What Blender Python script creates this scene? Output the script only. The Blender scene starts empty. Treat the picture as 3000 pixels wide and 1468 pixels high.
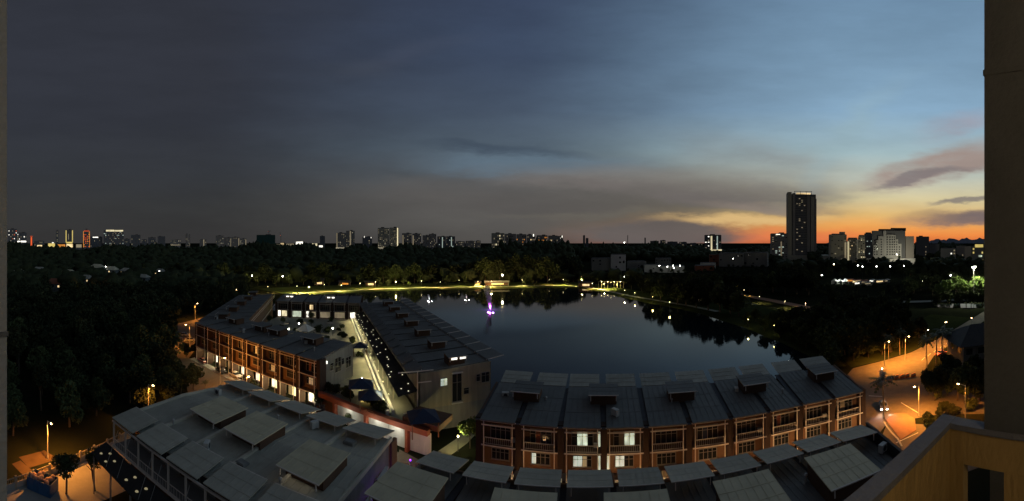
import bpy, math, random
import numpy as np
from mathutils import Vector, Matrix
random.seed(7); np.random.seed(7)
S = bpy.context.scene
COL = S.collection
PI = math.pi
EYE = 37.5            # the balcony stands 37.5 m above the street
FPX, Y0 = 1120.0, 708.0

# ------------------------------------------------------------------ camera
cam = bpy.data.cameras.new('camera')
cam.type = 'PANO'
cam.panorama_type = 'CENTRAL_CYLINDRICAL'
cam.central_cylindrical_range_u_min = -1500 / FPX
cam.central_cylindrical_range_u_max = 1500 / FPX
cam.central_cylindrical_range_v_min = -(1468 - Y0) / FPX
cam.central_cylindrical_range_v_max = Y0 / FPX
cam.central_cylindrical_radius = 1.0
cam.clip_start = 0.05
cam.clip_end = 30000
camo = bpy.data.objects.new('camera', cam)
COL.objects.link(camo)
camo.location = (0, 0, EYE)
camo.rotation_euler = (math.radians(90), 0, 0)
S.camera = camo

# ------------------------------------------------------------------ view
S.render.engine = 'CYCLES'
S.view_settings.view_transform = 'Standard'
S.view_settings.look = 'None'
S.view_settings.exposure = 0.0
S.view_settings.gamma = 1.0
S.view_settings.use_curve_mapping = False
S.cycles.use_denoising = True
S.cycles.max_bounces = 6
S.cycles.diffuse_bounces = 2
S.cycles.glossy_bounces = 3
S.cycles.transmission_bounces = 4
S.cycles.transparent_max_bounces = 8
S.cycles.caustics_reflective = False
S.cycles.caustics_refractive = False
S.cycles.sample_clamp_indirect = 4.0
S.cycles.use_light_tree = True


def lin(r, g, b):
    f = lambda c: (c / 255 / 12.92) if c <= 10 else ((c / 255 + 0.055) / 1.055) ** 2.4
    return (f(r), f(g), f(b), 1.0)


# ------------------------------------------------------------------ sky: dusk, the glow of the set sun in the west
SUN_AZ = 1.10         # radians clockwise from straight ahead
world = bpy.data.worlds.new('World')
S.world = world
world.use_nodes = True
WN, WL = world.node_tree.nodes, world.node_tree.links
WN.clear()


def wset(sock, v):
    if isinstance(v, (int, float)):
        sock.default_value = v
    elif isinstance(v, (tuple, list)):
        sock.default_value = v
    else:
        WL.new(v, sock)


def wm(op, a, b=0.0, c=0.0, clamp=False):
    n = WN.new('ShaderNodeMath'); n.operation = op; n.use_clamp = clamp
    wset(n.inputs[0], a); wset(n.inputs[1], b); wset(n.inputs[2], c)
    return n.outputs[0]


def wsm(x, lo, hi, a=0.0, b=1.0):
    n = WN.new('ShaderNodeMapRange'); n.interpolation_type = 'SMOOTHSTEP'
    wset(n.inputs[0], x); n.inputs[1].default_value = lo; n.inputs[2].default_value = hi
    n.inputs[3].default_value = a; n.inputs[4].default_value = b
    return n.outputs[0]


def wmix(f, a, b):
    n = WN.new('ShaderNodeMix'); n.data_type = 'RGBA'
    wset(n.inputs[0], f); wset(n.inputs[6], a); wset(n.inputs[7], b)
    return n.outputs[2]


def wramp(f, stops):
    n = WN.new('ShaderNodeValToRGB')
    wset(n.inputs[0], f)
    cr = n.color_ramp
    cr.interpolation = 'EASE' if len(stops) < 3 else 'LINEAR'
    cr.elements[0].position, cr.elements[0].color = stops[0][0], lin(*stops[0][1])
    cr.elements[1].position, cr.elements[1].color = stops[-1][0], lin(*stops[-1][1])
    for p, c in stops[1:-1]:
        e = cr.elements.new(p); e.color = lin(*c)
    return n.outputs[0]


def wvec(x, y, z):
    n = WN.new('ShaderNodeCombineXYZ')
    wset(n.inputs[0], x); wset(n.inputs[1], y); wset(n.inputs[2], z)
    return n.outputs[0]


def wnoise(vec, scale, detail=4, rough=0.55):
    n = WN.new('ShaderNodeTexNoise')
    WL.new(vec, n.inputs['Vector']); n.inputs['Scale'].default_value = scale
    n.inputs['Detail'].default_value = detail; n.inputs['Roughness'].default_value = rough
    return n.outputs[0]


tc = WN.new('ShaderNodeTexCoord')
sx = WN.new('ShaderNodeSeparateXYZ'); WL.new(tc.outputs['Generated'], sx.inputs[0])
dx, dy, dz = sx.outputs
hor = wm('MAXIMUM', wm('SQRT', wm('ADD', wm('MULTIPLY', dx, dx), wm('MULTIPLY', dy, dy))), 0.02)
az = wm('ARCTAN2', dx, dy)
el = wm('DIVIDE', dz, hor)                       # tangent of the elevation
cosd = wm('DIVIDE', wm('ADD', wm('MULTIPLY', dx, math.sin(SUN_AZ)), wm('MULTIPLY', dy, math.cos(SUN_AZ))), hor)
dist = wm('ARCCOSINE', wm('MINIMUM', wm('MAXIMUM', cosd, -1.0), 1.0))   # angle away from the sun
w1 = wnoise(wvec(wm('MULTIPLY', az, 2.2), wm('MULTIPLY', el, 7.0), 3.1), 1.0, 5, 0.6)
w2 = wnoise(wvec(wm('MULTIPLY', az, 3.0), wm('MULTIPLY', el, 11.0), 9.7), 1.3, 6, 0.62)
wa = wm('ADD', az, wm('MULTIPLY', wm('SUBTRACT', w1, 0.5), 0.34))
we = wm('ADD', el, wm('MULTIPLY', wm('SUBTRACT', w2, 0.5), 0.075))
ef = wm('DIVIDE', wm('ARCTANGENT', wm('MAXIMUM', wm('ADD', el, wm('MULTIPLY', wm('SUBTRACT', w2, 0.5), 0.02)), 0.0)), 0.6, clamp=True)
sunset = wramp(ef, [(0, (205, 104, 60)), (.025, (238, 138, 68)), (.07, (236, 165, 88)), (.115, (222, 182, 115)), (.18, (214, 200, 156)),
                    (.27, (186, 191, 177)), (.38, (160, 183, 188)), (.55, (136, 169, 195)), (.75, (120, 151, 177)), (.97, (108, 138, 165))])
middle = wramp(ef, [(0, (82, 79, 76)), (.1, (92, 91, 88)), (.2, (93, 93, 92)), (.3, (88, 95, 101)), (.4, (82, 96, 109)),
                    (.55, (71, 84, 102)), (.75, (61, 74, 96)), (.97, (57, 69, 92))])
away = wramp(ef, [(0, (52, 51, 51)), (.15, (53, 54, 55)), (.3, (52, 55, 60)), (.5, (50, 53, 61)), (.75, (50, 53, 62)), (.97, (49, 52, 61))])
col = wmix(wsm(wm('ADD', dist, wm('MULTIPLY', wm('SUBTRACT', w1, 0.5), 0.25)), 0.15, 1.12), sunset, middle)
col = wmix(wsm(wm('ADD', dist, wm('MULTIPLY', wm('SUBTRACT', w1, 0.5), 0.3)), 1.0, 1.95), col, away)

col = wmix(wsm(el, .75, 2.2), col, lin(66, 68, 73))      # grey cloud veil added overhead, out of view, so roofs get less blue light


def cloud(a0, e0, ra, re, rot, soft, colour, amount, lo=0.3, hi=0.62):
    """one cloud: a soft patch of sky round the direction (a0, e0), ragged by noise"""
    global col
    x = wm('SUBTRACT', wa, a0); y = wm('SUBTRACT', we, e0)
    c, s = math.cos(rot), math.sin(rot)
    u = wm('DIVIDE', wm('ADD', wm('MULTIPLY', x, c), wm('MULTIPLY', y, s)), ra)
    v = wm('DIVIDE', wm('SUBTRACT', wm('MULTIPLY', y, c), wm('MULTIPLY', x, s)), re)
    r = wm('SQRT', wm('ADD', wm('MULTIPLY', u, u), wm('MULTIPLY', v, v)))
    m = wsm(r, 1 - soft, 1 + soft, 1.0, 0.0)
    if lo is not None:
        m = wm('MULTIPLY', m, wsm(w2, lo, hi, 0.45, 1.0))
    col = wmix(wm('MULTIPLY', m, amount), col, lin(*colour))


def A(x): return (x - 1500) / FPX
def V(y): return (Y0 - y) / FPX


cloud(A(1600), V(485), .26, .030, -.03, .7, (98, 118, 134), .75, None)       # clear blue gap in the middle
cloud(A(1480), V(438), .16, .012, -.06, .8, (56, 68, 84), .55, None)         # thin dark wisp above it
cloud(A(1690), V(568), .52, .050, -.02, .30, (92, 90, 89), .55, None)
cloud(A(2010), V(545), .42, .045, -.06, .42, (122, 117, 112), .85)           # broad grey sheet
cloud(A(2250), V(480), .20, .05, -.18, .8, (138, 140, 140), .6)              # its thinner upper edge
cloud(A(1660), V(612), .46, .055, .0, .8, (88, 85, 83), .8, None)
cloud(A(1900), V(560), .30, .022, -.10, .6, (108, 102, 100), .7)
cloud(A(1750), V(628), .22, .008, .02, .8, (104, 100, 92), .6, None)            # grey bank towards the middle
cloud(A(2160), V(646), .17, .013, .02, .7, (224, 188, 128), .8, None)        # yellow gap below the sheet
cloud(A(2290), V(690), .16, .016, .0, .8, (226, 122, 76), .8, None)          # red glow over the horizon
cloud(A(2270), V(610), .14, .014, -.12, .6, (136, 124, 114), .75)
cloud(A(1930), V(684), .235, .030, -.02, .32, (98, 92, 90), .95, None)       # dark wedge over the horizon
cloud(A(2725), V(488), .175, .042, .30, .38, (158, 140, 132), .95)            # leaf-shaped cloud
cloud(A(2690), V(520), .12, .014, .26, .4, (120, 112, 114), .75, None)
cloud(A(2790), V(368), .08, .028, .3, .8, (158, 156, 168), .8)
cloud(A(2850), V(588), .09, .007, .12, .5, (130, 122, 118), .85, None)
cloud(A(2830), V(640), .165, .022, .04, .5, (128, 108, 104), .9)
cloud(A(2880), V(634), .12, .020, .10, .5, (112, 100, 102), .8, None)
cloud(A(2480), V(400), .16, .03, .75, .9, (150, 176, 184), .4, None)         # pale veil
cloud(A(1180), V(165), .13, .022, .3, .9, (66, 74, 92), .55, None)           # faint wisps high up
cloud(A(1060), V(205), .10, .025, .1, .9, (62, 68, 80), .5, None)
streak = wnoise(wvec(wm('MULTIPLY', az, 1.4), wm('MULTIPLY', el, 6.0), 1.0), 2.4, 5, 0.6)
val = wsm(streak, 0.25, 0.75, 0.93, 1.07)
mixm = WN.new('ShaderNodeVectorMath'); mixm.operation = 'SCALE'
WL.new(col, mixm.inputs[0]); WL.new(val, mixm.inputs['Scale'])
# a physical sky with the sun just under the horizon gives a little of the light too
sky = WN.new('ShaderNodeTexSky'); sky.sky_type = 'NISHITA'; sky.sun_disc = False
sky.sun_elevation = math.radians(-3.0); sky.sun_rotation = SUN_AZ
skys = WN.new('ShaderNodeVectorMath'); skys.operation = 'SCALE'
WL.new(sky.outputs[0], skys.inputs[0]); skys.inputs['Scale'].default_value = 0.003
addn = WN.new('ShaderNodeVectorMath'); addn.operation = 'ADD'
WL.new(mixm.outputs[0], addn.inputs[0]); WL.new(skys.outputs[0], addn.inputs[1])
bg = WN.new('ShaderNodeBackground'); bg.inputs['Strength'].default_value = 1.0
wo = WN.new('ShaderNodeOutputWorld')
WL.new(addn.outputs[0], bg.inputs['Color']); WL.new(bg.outputs[0], wo.inputs['Surface'])
world.cycles.sampling_method = 'MANUAL'
world.cycles.sample_map_resolution = 512

# last warm light from where the sun went down
sunl = bpy.data.lights.new('sun', 'SUN'); sunl.energy = 0.02; sunl.angle = math.radians(12); sunl.color = (1.0, .62, .36)
suno = bpy.data.objects.new('sun', sunl); COL.objects.link(suno)
suno.rotation_euler = Vector((-math.sin(SUN_AZ), -math.cos(SUN_AZ), -0.05)).to_track_quat('-Z', 'Y').to_euler()

# ------------------------------------------------------------------ helpers
def at(px, py, z=0.0):
    """the point at height z that lies in this direction from the balcony"""
    a = (px - 1500) / FPX
    d = FPX * (EYE - z) / (py - Y0)
    return Vector((d * math.sin(a), d * math.cos(a), z))


def polar(px, d, z=0.0):
    a = (px - 1500) / FPX
    return Vector((d * math.sin(a), d * math.cos(a), z))


class MB:
    """collects shapes for one mesh"""
    def __init__(self): self.v, self.f = [], []

    def face(self, pts):
        n = len(self.v); self.v += [tuple(p) for p in pts]; self.f.append(tuple(range(n, n + len(pts)))); return self

    def hexa(self, p):
        n = len(self.v); self.v += [tuple(q) for q in p]
        for q in ((0, 3, 2, 1), (4, 5, 6, 7), (0, 1, 5, 4), (1, 2, 6, 5), (2, 3, 7, 6), (3, 0, 4, 7)):
            self.f.append(tuple(n + i for i in q))
        return self

    def box(self, x0, x1, y0, y1, z0, z1):
        return self.hexa([(x0, y0, z0), (x1, y0, z0), (x1, y1, z0), (x0, y1, z0), (x0, y0, z1), (x1, y0, z1), (x1, y1, z1), (x0, y1, z1)])

    def prism(self, poly, z0, z1):
        n = len(self.v); k = len(poly)
        z0f = z0 if callable(z0) else (lambda p: z0)
        z1f = z1 if callable(z1) else (lambda p: z1)
        self.v += [(p[0], p[1], z0f(p)) for p in poly] + [(p[0], p[1], z1f(p)) for p in poly]
        self.f.append(tuple(n + i for i in reversed(range(k)))); self.f.append(tuple(n + k + i for i in range(k)))
        for i in range(k):
            j = (i + 1) % k
            self.f.append((n + i, n + j, n + k + j, n + k + i))
        return self

    def slab(self, p, t):
        """four top corners, thickness t downwards"""
        p = [Vector(q) for q in p]
        return self.hexa([(q.x, q.y, q.z - t) for q in p] + [tuple(q) for q in p])

    def ribs(self, p, n, w=.045, h=.045):
        """standing seams on a roof sheet, from its first edge up to its last"""
        p = [Vector(q) for q in p]
        for i in range(n + 1):
            t = i / n
            a, b = p[0].lerp(p[1], t), p[3].lerp(p[2], t)
            self.beam(a + Vector((0, 0, h * .4)), b + Vector((0, 0, h * .4)), w, h)
        for t in (.34, .67):
            a, b = p[0].lerp(p[3], t), p[1].lerp(p[2], t)
            self.beam(a + Vector((0, 0, .012)), b + Vector((0, 0, .012)), .12, .03)
        return self

    def beam(self, a, b, w, h=None):
        a, b = Vector(a), Vector(b); h = h or w
        d = (b - a).normalized()
        up = Vector((0, 0, 1)) if abs(d.z) < 0.95 else Vector((0, 1, 0))
        s = d.cross(up).normalized() * (w / 2); u = s.cross(d).normalized() * (h / 2)
        return self.hexa([a - s - u, a + s - u, b + s - u, b - s - u, a - s + u, a + s + u, b + s + u, b - s + u])

    def tube(self, a, b, r0, r1=None, n=8):
        a, b = Vector(a), Vector(b); r1 = r0 if r1 is None else r1
        d = (b - a).normalized()
        up = Vector((0, 0, 1)) if abs(d.z) < 0.95 else Vector((1, 0, 0))
        s = d.cross(up).normalized(); u = d.cross(s).normalized()
        k = len(self.v)
        for c, r in ((a, r0), (b, r1)):
            for i in range(n):
                t = 2 * PI * i / n
                self.v.append(tuple(c + s * (r * math.cos(t)) + u * (r * math.sin(t))))
        for i in range(n):
            j = (i + 1) % n
            self.f.append((k + i, k + j, k + n + j, k + n + i))
        self.f.append(tuple(k + i for i in reversed(range(n)))); self.f.append(tuple(k + n + i for i in range(n)))
        return self

    def ball(self, c, r, n=8, m=6, sz=1.0):
        k = len(self.v); c = Vector(c)
        for i in range(1, m):
            ph = PI * i / m
            for j in range(n):
                t = 2 * PI * j / n
                self.v.append((c.x + r * math.sin(ph) * math.cos(t), c.y + r * math.sin(ph) * math.sin(t), c.z + r * sz * math.cos(ph)))
        top, bot = len(self.v), len(self.v) + 1
        self.v += [(c.x, c.y, c.z + r * sz), (c.x, c.y, c.z - r * sz)]
        for i in range(m - 2):
            for j in range(n):
                j2 = (j + 1) % n
                self.f.append((k + i * n + j, k + (i + 1) * n + j, k + (i + 1) * n + j2, k + i * n + j2))
        for j in range(n):
            j2 = (j + 1) % n
            self.f.append((top, k + j, k + j2)); self.f.append((bot, k + (m - 2) * n + j2, k + (m - 2) * n + j))
        return self

    def mesh(self, name, m=None, smooth=False):
        me = bpy.data.meshes.new(name)
        me.from_pydata(self.v, [], self.f)
        if smooth: me.polygons.foreach_set('use_smooth', [True] * len(me.polygons))
        if m is not None: me.materials.append(m)
        me.update()
        return me

    def build(self, name, m, parent=None, M=None, smooth=False, world=False):
        return put(self.mesh(name, m, smooth), name, parent, M, world)


def put(me, name, parent=None, M=None, world=False):
    """one object from a mesh; M is in the parent's space, or in the world's with world=True"""
    o = bpy.data.objects.new(name, me)
    COL.objects.link(o)
    if parent is not None: o.parent = parent
    if world and parent is not None:
        M = INV[parent.name] @ (M or Matrix())
    if M is not None: o.matrix_basis = M
    return o


INV = {}


def tag(o, label, cat=None, group=None, kind=None):
    if label: o['label'] = label
    if cat: o['category'] = cat
    if group: o['group'] = group
    if kind: o['kind'] = kind
    return o


def thing(name, label, cat, loc=(0, 0, 0), rz=0.0, group=None, s=1.0):
    o = bpy.data.objects.new(name, None); COL.objects.link(o)
    o.empty_display_size = 0.5
    M = Matrix.Translation(Vector(loc)) @ Matrix.Rotation(rz, 4, 'Z') @ Matrix.Scale(s, 4)
    o.matrix_basis = M
    INV[o.name] = M.inverted()
    return tag(o, label, cat, group)


def struct(o): o['kind'] = 'structure'; return o


def T(x, y, z): return Matrix.Translation(Vector((x, y, z)))
def RZ(a): return Matrix.Rotation(a, 4, 'Z')
def SC(x, y, z): return Matrix.Diagonal((x, y, z, 1.0))


CACHE = {}


def shared(key, fn):
    if key not in CACHE: CACHE[key] = fn()
    return CACHE[key]


# ------------------------------------------------------------------ materials
def material(name, colour, rough=0.8, metal=0.0, vary=0.25, scale=1.5, bump=0.0, bscale=8.0, spec=0.25, tint=None, rand=0.12, stretch=None, ribs=None, trans=0.0):
    """a base colour broken up by two sizes of noise (wear, stains), with a fine relief"""
    m = bpy.data.materials.new(name); m.use_nodes = True
    N, L = m.node_tree.nodes, m.node_tree.links
    b = N['Principled BSDF']
    b.inputs['Roughness'].default_value = rough; b.inputs['Metallic'].default_value = metal
    b.inputs['Specular IOR Level'].default_value = spec
    tcn = N.new('ShaderNodeTexCoord'); vec = tcn.outputs['Object']
    if stretch:
        mp = N.new('ShaderNodeMapping'); L.new(vec, mp.inputs[0]); mp.inputs['Scale'].default_value = stretch; vec = mp.outputs[0]
    n1 = N.new('ShaderNodeTexNoise'); n1.inputs['Scale'].default_value = scale; n1.inputs['Detail'].default_value = 6; n1.inputs['Roughness'].default_value = .65
    n2 = N.new('ShaderNodeTexNoise'); n2.inputs['Scale'].default_value = scale * 0.13; n2.inputs['Detail'].default_value = 3
    L.new(vec, n1.inputs['Vector']); L.new(vec, n2.inputs['Vector'])
    ad = N.new('ShaderNodeMath'); ad.operation = 'ADD'; L.new(n1.outputs[0], ad.inputs[0]); L.new(n2.outputs[0], ad.inputs[1])
    oi = N.new('ShaderNodeObjectInfo')
    rv = N.new('ShaderNodeMath'); rv.operation = 'MULTIPLY_ADD'; L.new(oi.outputs['Random'], rv.inputs[0]); rv.inputs[1].default_value = rand; rv.inputs[2].default_value = -rand / 2
    ad2 = N.new('ShaderNodeMath'); ad2.operation = 'ADD'; L.new(ad.outputs[0], ad2.inputs[0]); L.new(rv.outputs[0], ad2.inputs[1])
    mr = N.new('ShaderNodeMapRange'); L.new(ad2.outputs[0], mr.inputs[0]); mr.inputs[1].default_value = 0.55; mr.inputs[2].default_value = 1.45
    mx = N.new('ShaderNodeMix'); mx.data_type = 'RGBA'; L.new(mr.outputs[0], mx.inputs[0])
    c = Vector(colour[:3]); lo = c * (1 - vary); hi = c * (1 + vary)
    if tint: lo = Vector(tint[:3])
    mx.inputs[6].default_value = (*lo, 1); mx.inputs[7].default_value = (*hi, 1)
    L.new(mx.outputs[2], b.inputs['Base Color'])
    if bump > 0 or ribs:
        bp = N.new('ShaderNodeBump'); bp.inputs['Strength'].default_value = bump or 0.4; bp.inputs['Distance'].default_value = 0.05
        if ribs:
            wv = N.new('ShaderNodeTexWave'); wv.wave_type = 'BANDS'; wv.bands_direction = ribs[0]
            wv.inputs['Scale'].default_value = ribs[1]; L.new(tcn.outputs['Object'], wv.inputs['Vector']); L.new(wv.outputs[1], bp.inputs['Height'])
        else:
            n3 = N.new('ShaderNodeTexNoise'); n3.inputs['Scale'].default_value = bscale; n3.inputs['Detail'].default_value = 4
            L.new(vec, n3.inputs['Vector']); L.new(n3.outputs[0], bp.inputs['Height'])
        L.new(bp.outputs[0], b.inputs['Normal'])
    if trans: b.inputs['Transmission Weight'].default_value = trans
    return m


def glow(name, colour, strength, vary=0.0, scale=1.2):
    """something that gives off light: a lamp, a lit window, a lit shop inside"""
    m = bpy.data.materials.new(name); m.use_nodes = True
    N, L = m.node_tree.nodes, m.node_tree.links
    b = N['Principled BSDF']
    b.inputs['Base Color'].default_value = (*[min(.8, x) for x in colour[:3]], 1)
    b.inputs['Emission Color'].default_value = (*colour[:3], 1)
    b.inputs['Emission Strength'].default_value = strength
    if vary:
        tcn = N.new('ShaderNodeTexCoord'); mp = N.new('ShaderNodeMapping'); mp.inputs['Scale'].default_value = (1.0, 1.0, .45)
        L.new(tcn.outputs['Object'], mp.inputs[0])
        oi = N.new('ShaderNodeObjectInfo'); L.new(oi.outputs['Location'], mp.inputs['Location'])
        n = N.new('ShaderNodeTexNoise'); n.inputs['Scale'].default_value = scale; n.inputs['Detail'].default_value = 3; L.new(mp.outputs[0], n.inputs['Vector'])
        mr = N.new('ShaderNodeMapRange'); mr.inputs[1].default_value = .32; mr.inputs[2].default_value = .68
        mr.inputs[3].default_value = strength * (1 - vary); mr.inputs[4].default_value = strength * (1 + vary)
        L.new(n.outputs[0], mr.inputs[0]); L.new(mr.outputs[0], b.inputs['Emission Strength'])
    return m


MT = dict(
    roof=material('roof_sheet', (.42, .385, .30), .6, 0, .34, .45, .8, ribs=('X', 3.2), rand=.3, spec=.5),  # warm light from the balcony's building is mixed into this beige
    roofpale=material('pale_roof_sheet', (.62, .54, .36), .65, 0, .26, .5, .7, ribs=('X', 3.2), rand=.25),  # paler still: the same warm light put into the colour of the covers
    roofdark=material('dimmed_roof_sheet', (.155, .15, .135), .65, 0, .3, .5, .5, ribs=('X', 3.2), rand=.3),  # darker copy of the sheet, weaker light farther off put into its colour
    gutter=material('gutter', (.07, .07, .075), .8, 0, .3, 1.0),
    cap=material('party_wall_cap', (.58, .52, .40), .85, 0, .25, 1.5),
    steel=material('cream_steel', (.72, .62, .52), .5, 0, .12, 2.0),
    brown=material('brown_wall', (.12, .066, .04), .85, 0, .25, .8, .2, 6),
    terra=material('terracotta_wall', (.20, .11, .06), .85, 0, .2, .8, .2, 6),
    pier=material('dark_brown_pier', (.055, .032, .022), .85, 0, .25, .8, .2, 6),
    cream=material('cream_wall', (.30, .26, .19), .85, 0, .42, .9, .2, 6, stretch=(1.6, 1.6, .18)),
    greywall=material('grey_render', (.22, .21, .185), .9, 0, .42, .9, .25, 7, stretch=(1.6, 1.6, .18)),
    white=material('white_wall', (.55, .53, .48), .8, 0, .3, .8, .15, 6, stretch=(1.4, 1.4, .25)),
    concrete=material('concrete', (.30, .28, .25), .9, 0, .25, .5, .3, 9, spec=0.1),
    paving=material('courtyard_paving', (.25, .235, .18), .85, 0, .25, .35, .3, 4, spec=0.1),
    asphalt=material('asphalt', (.14, .115, .09), .9, 0, .3, .6, .4, 25, spec=0.1),
    brickpave=material('red_paving', (.24, .13, .08), .9, 0, .25, .8, .3, 12, spec=0.1),
    kerb=material('kerb_stone', (.42, .38, .32), .85, 0, .2, 1.0),
    paint=material('road_paint', (.62, .6, .55), .7, 0, .25, 2.0),
    grass=material('grass', (.028, .034, .014), .95, 0, .45, .25, .6, 6, spec=0.0),
    lawn=material('lawn', (.05, .06, .02), .95, 0, .4, .12, .6, 5, spec=0.0),
    earth=material('ground_cover', (.015, .017, .010), .95, 0, .5, .05, .6, 2, spec=0.0),
    soil=material('bare_soil', (.11, .07, .045), .95, 0, .4, .3, .5, 6, spec=0.0),
    leaf=material('leaves', (.056, .070, .028), .75, 0, .45, .35, spec=.1, rand=.4),
    leafdark=material('dark_leaves', (.034, .041, .020), .8, 0, .45, .3, spec=.06, rand=.4),
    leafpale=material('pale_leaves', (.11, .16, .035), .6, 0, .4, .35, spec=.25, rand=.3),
    frond=material('palm_fronds', (.05, .065, .022), .55, 0, .35, .6, spec=.3),
    bark=material('bark', (.10, .075, .05), .95, 0, .35, 3.0, .5, 14),
    palmbark=material('palm_bark', (.18, .15, .11), .95, 0, .3, 3.0, .5, 14),
    darkmetal=material('dark_metal', (.06, .06, .065), .5, .3, .2, 2.0),
    pole=material('galvanised_pole', (.45, .42, .38), .5, .2, .15, 2.0),
    navy=material('navy_canopy', (.03, .04, .075), .7, 0, .25, 1.0),
    dark=material('dark_tiles', (.035, .033, .032), .75, 0, .4, 1.5, .4, 6),
    glass=material('dark_window_glass', (.02, .022, .025), .08, 0, .2, .5, spec=.6, rand=.5),
    frame=material('window_frame', (.30, .27, .23), .5, 0, .1, 2.0),
    red=material('red_beam', (.27, .07, .035), .7, 0, .2, .7),
    blue=material('blue_skip_paint', (.035, .10, .21), .55, 0, .35, 1.2, .15, 8),
    rubbish=material('rubbish', (.40, .27, .20), .8, 0, .5, 2.5, .6, 6),
    ochre=material('ochre_plaster', (.34, .225, .085), .9, 0, .3, 5.0, .3, 40, stretch=(1, 1, .35)),
    capstone=material('parapet_cap', (.14, .14, .155), .85, 0, .14, 7.0, .25, 40),
    edgewall=material('balcony_wall_render', (.185, .19, .19), .9, 0, .14, 6.0, .25, 40),
    column=material('grey_column_render', (.074, .076, .078), .9, 0, .3, 4.0, .25, 40),
    far=material('far_facade', (.40, .36, .31), .85, 0, .2, .03, rand=.3),
    farpale=material('far_pale_facade', (.55, .50, .38), .85, 0, .15, .03, rand=.15),
    fardark=material('far_dark_facade', (.20, .20, .20), .7, 0, .2, .03, rand=.3),
    fargreen=material('green_netting', (.03, .085, .07), .85, 0, .25, .08),
    fartop=material('far_roof', (.12, .105, .095), .85, 0, .25, .05),
    redroof=material('red_tile_roof', (.26, .09, .05), .85, 0, .25, .5),
    hill=material('far_hills', (.10, .10, .13), 1.0, 0, .2, .002),
    g_white=glow('lit_white', (1.0, .95, .82), 1.6, .5),
    g_window=glow('lit_window_green_white', (.88, 1.0, .74), .52, .6, 2.0),
    g_blue=glow('lit_window_blue_white', (.80, 1.0, .86), .46, .5, 2.0),
    g_shop=glow('lit_shop_cream', (1.0, .86, .52), .75, .55, 1.4),
    g_shopw=glow('lit_shop_white', (1.0, .95, .80), 1.5, .6, 1.4),
    g_warm=glow('lit_window_warm', (1.0, .72, .36), 1.0, .5),
    g_dim=glow('lit_window_dim', (1.0, .78, .48), .16, .5),
    g_orange=glow('lit_orange', (1.0, .36, .06), .6, .3),
    g_red=glow('lit_red', (1.0, .13, .03), .8, .2),
    g_yellow=glow('lit_yellow', (1.0, .75, .22), .55, .3),
    g_far=glow('far_lit_window', (1.0, .80, .48), .13, .5),
    g_farw=glow('far_lit_window_bright', (1.0, .86, .58), .26, .5),
    g_neon=glow('purple_neon', (.22, .03, 1.0), 2.2),
    g_lamp_o=glow('sodium_lamp', (1.0, .62, .25), 26.0),
    g_lamp_w=glow('white_lamp', (1.0, .97, .86), 22.0),
    g_lamp_y=glow('yellow_lamp', (1.0, .85, .42), 16.0),
    g_lamp_s=glow('small_yellow_lamp', (1.0, .85, .42), 7.0),
    g_spot=glow('small_spot', (1.0, .9, .62), .8),
    g_canopy=glow('canopy_light', (1.0, .82, .45), .22),
    g_head=glow('headlamp', (1.0, .98, .92), 16.0),
    g_tail=glow('tail_lamp', (1.0, .06, .03), 2.5),
)


def pointlight(loc, power, colour, radius=0.3, parent=None, name='lamp_light', spot=None, aim=None, blend=.6):
    l = bpy.data.lights.new(name, 'SPOT' if spot else 'POINT')
    l.energy = power; l.color = colour; l.shadow_soft_size = radius
    if spot: l.spot_size = math.radians(spot); l.spot_blend = blend
    o = bpy.data.objects.new(name, l); COL.objects.link(o)
    M = Matrix.Translation(Vector(loc))
    if aim is not None:
        M = M @ (Vector(aim) - Vector(loc)).to_track_quat('-Z', 'Y').to_matrix().to_4x4()
    if parent is not None:
        o.parent = parent; M = INV[parent.name] @ M
    o.matrix_basis = M
    return o


SODIUM = (1.0, .36, .045)
WARMW = (1.0, .86, .50)
PARK = (1.0, .83, .28)
COOLW = (.93, 1.0, .86)

# ------------------------------------------------------------------ the setting: ground, lake, roads, lawns, hills
def sheet(name, pts, z, m, t=None):
    b = MB()
    if t: b.prism([(p[0], p[1]) for p in pts], z - t, z)
    else: b.face([(p[0], p[1], z) for p in pts])
    o = b.build(name, m); o['kind'] = 'structure'
    return o


g = MB(); R0 = 9000; K = 48
g.face([(R0 * math.cos(2 * PI * i / K), R0 * math.sin(2 * PI * i / K), 0) for i in range(K)])
o = g.build('ground', MT['earth']); o['kind'] = 'structure'

wat = bpy.data.materials.new('lake_water'); wat.use_nodes = True
N, L = wat.node_tree.nodes, wat.node_tree.links
b = N['Principled BSDF']
b.inputs['Base Color'].default_value = (.006, .010, .012, 1); b.inputs['Roughness'].default_value = .04; b.inputs['IOR'].default_value = 1.33; b.inputs['Specular IOR Level'].default_value = .34
tcn = N.new('ShaderNodeTexCoord'); mp = N.new('ShaderNodeMapping'); L.new(tcn.outputs['Object'], mp.inputs[0]); mp.inputs['Scale'].default_value = (.5, .5, .5)
n1 = N.new('ShaderNodeTexNoise'); n1.inputs['Scale'].default_value = 1.6; n1.inputs['Detail'].default_value = 3; L.new(mp.outputs[0], n1.inputs['Vector'])
bp = N.new('ShaderNodeBump'); bp.inputs['Strength'].default_value = .16; bp.inputs['Distance'].default_value = .06
L.new(n1.outputs[0], bp.inputs['Height']); L.new(bp.outputs[0], b.inputs['Normal'])
n2 = N.new('ShaderNodeTexNoise'); n2.inputs['Scale'].default_value = .022; n2.inputs['Detail'].default_value = 4; L.new(tcn.outputs['Object'], n2.inputs['Vector'])
mr = N.new('ShaderNodeMapRange'); mr.inputs[1].default_value = .4; mr.inputs[2].default_value = .65; mr.inputs[3].default_value = .05; mr.inputs[4].default_value = .34
L.new(n2.outputs[0], mr.inputs[0]); L.new(mr.outputs[0], bp.inputs['Strength'])

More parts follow.
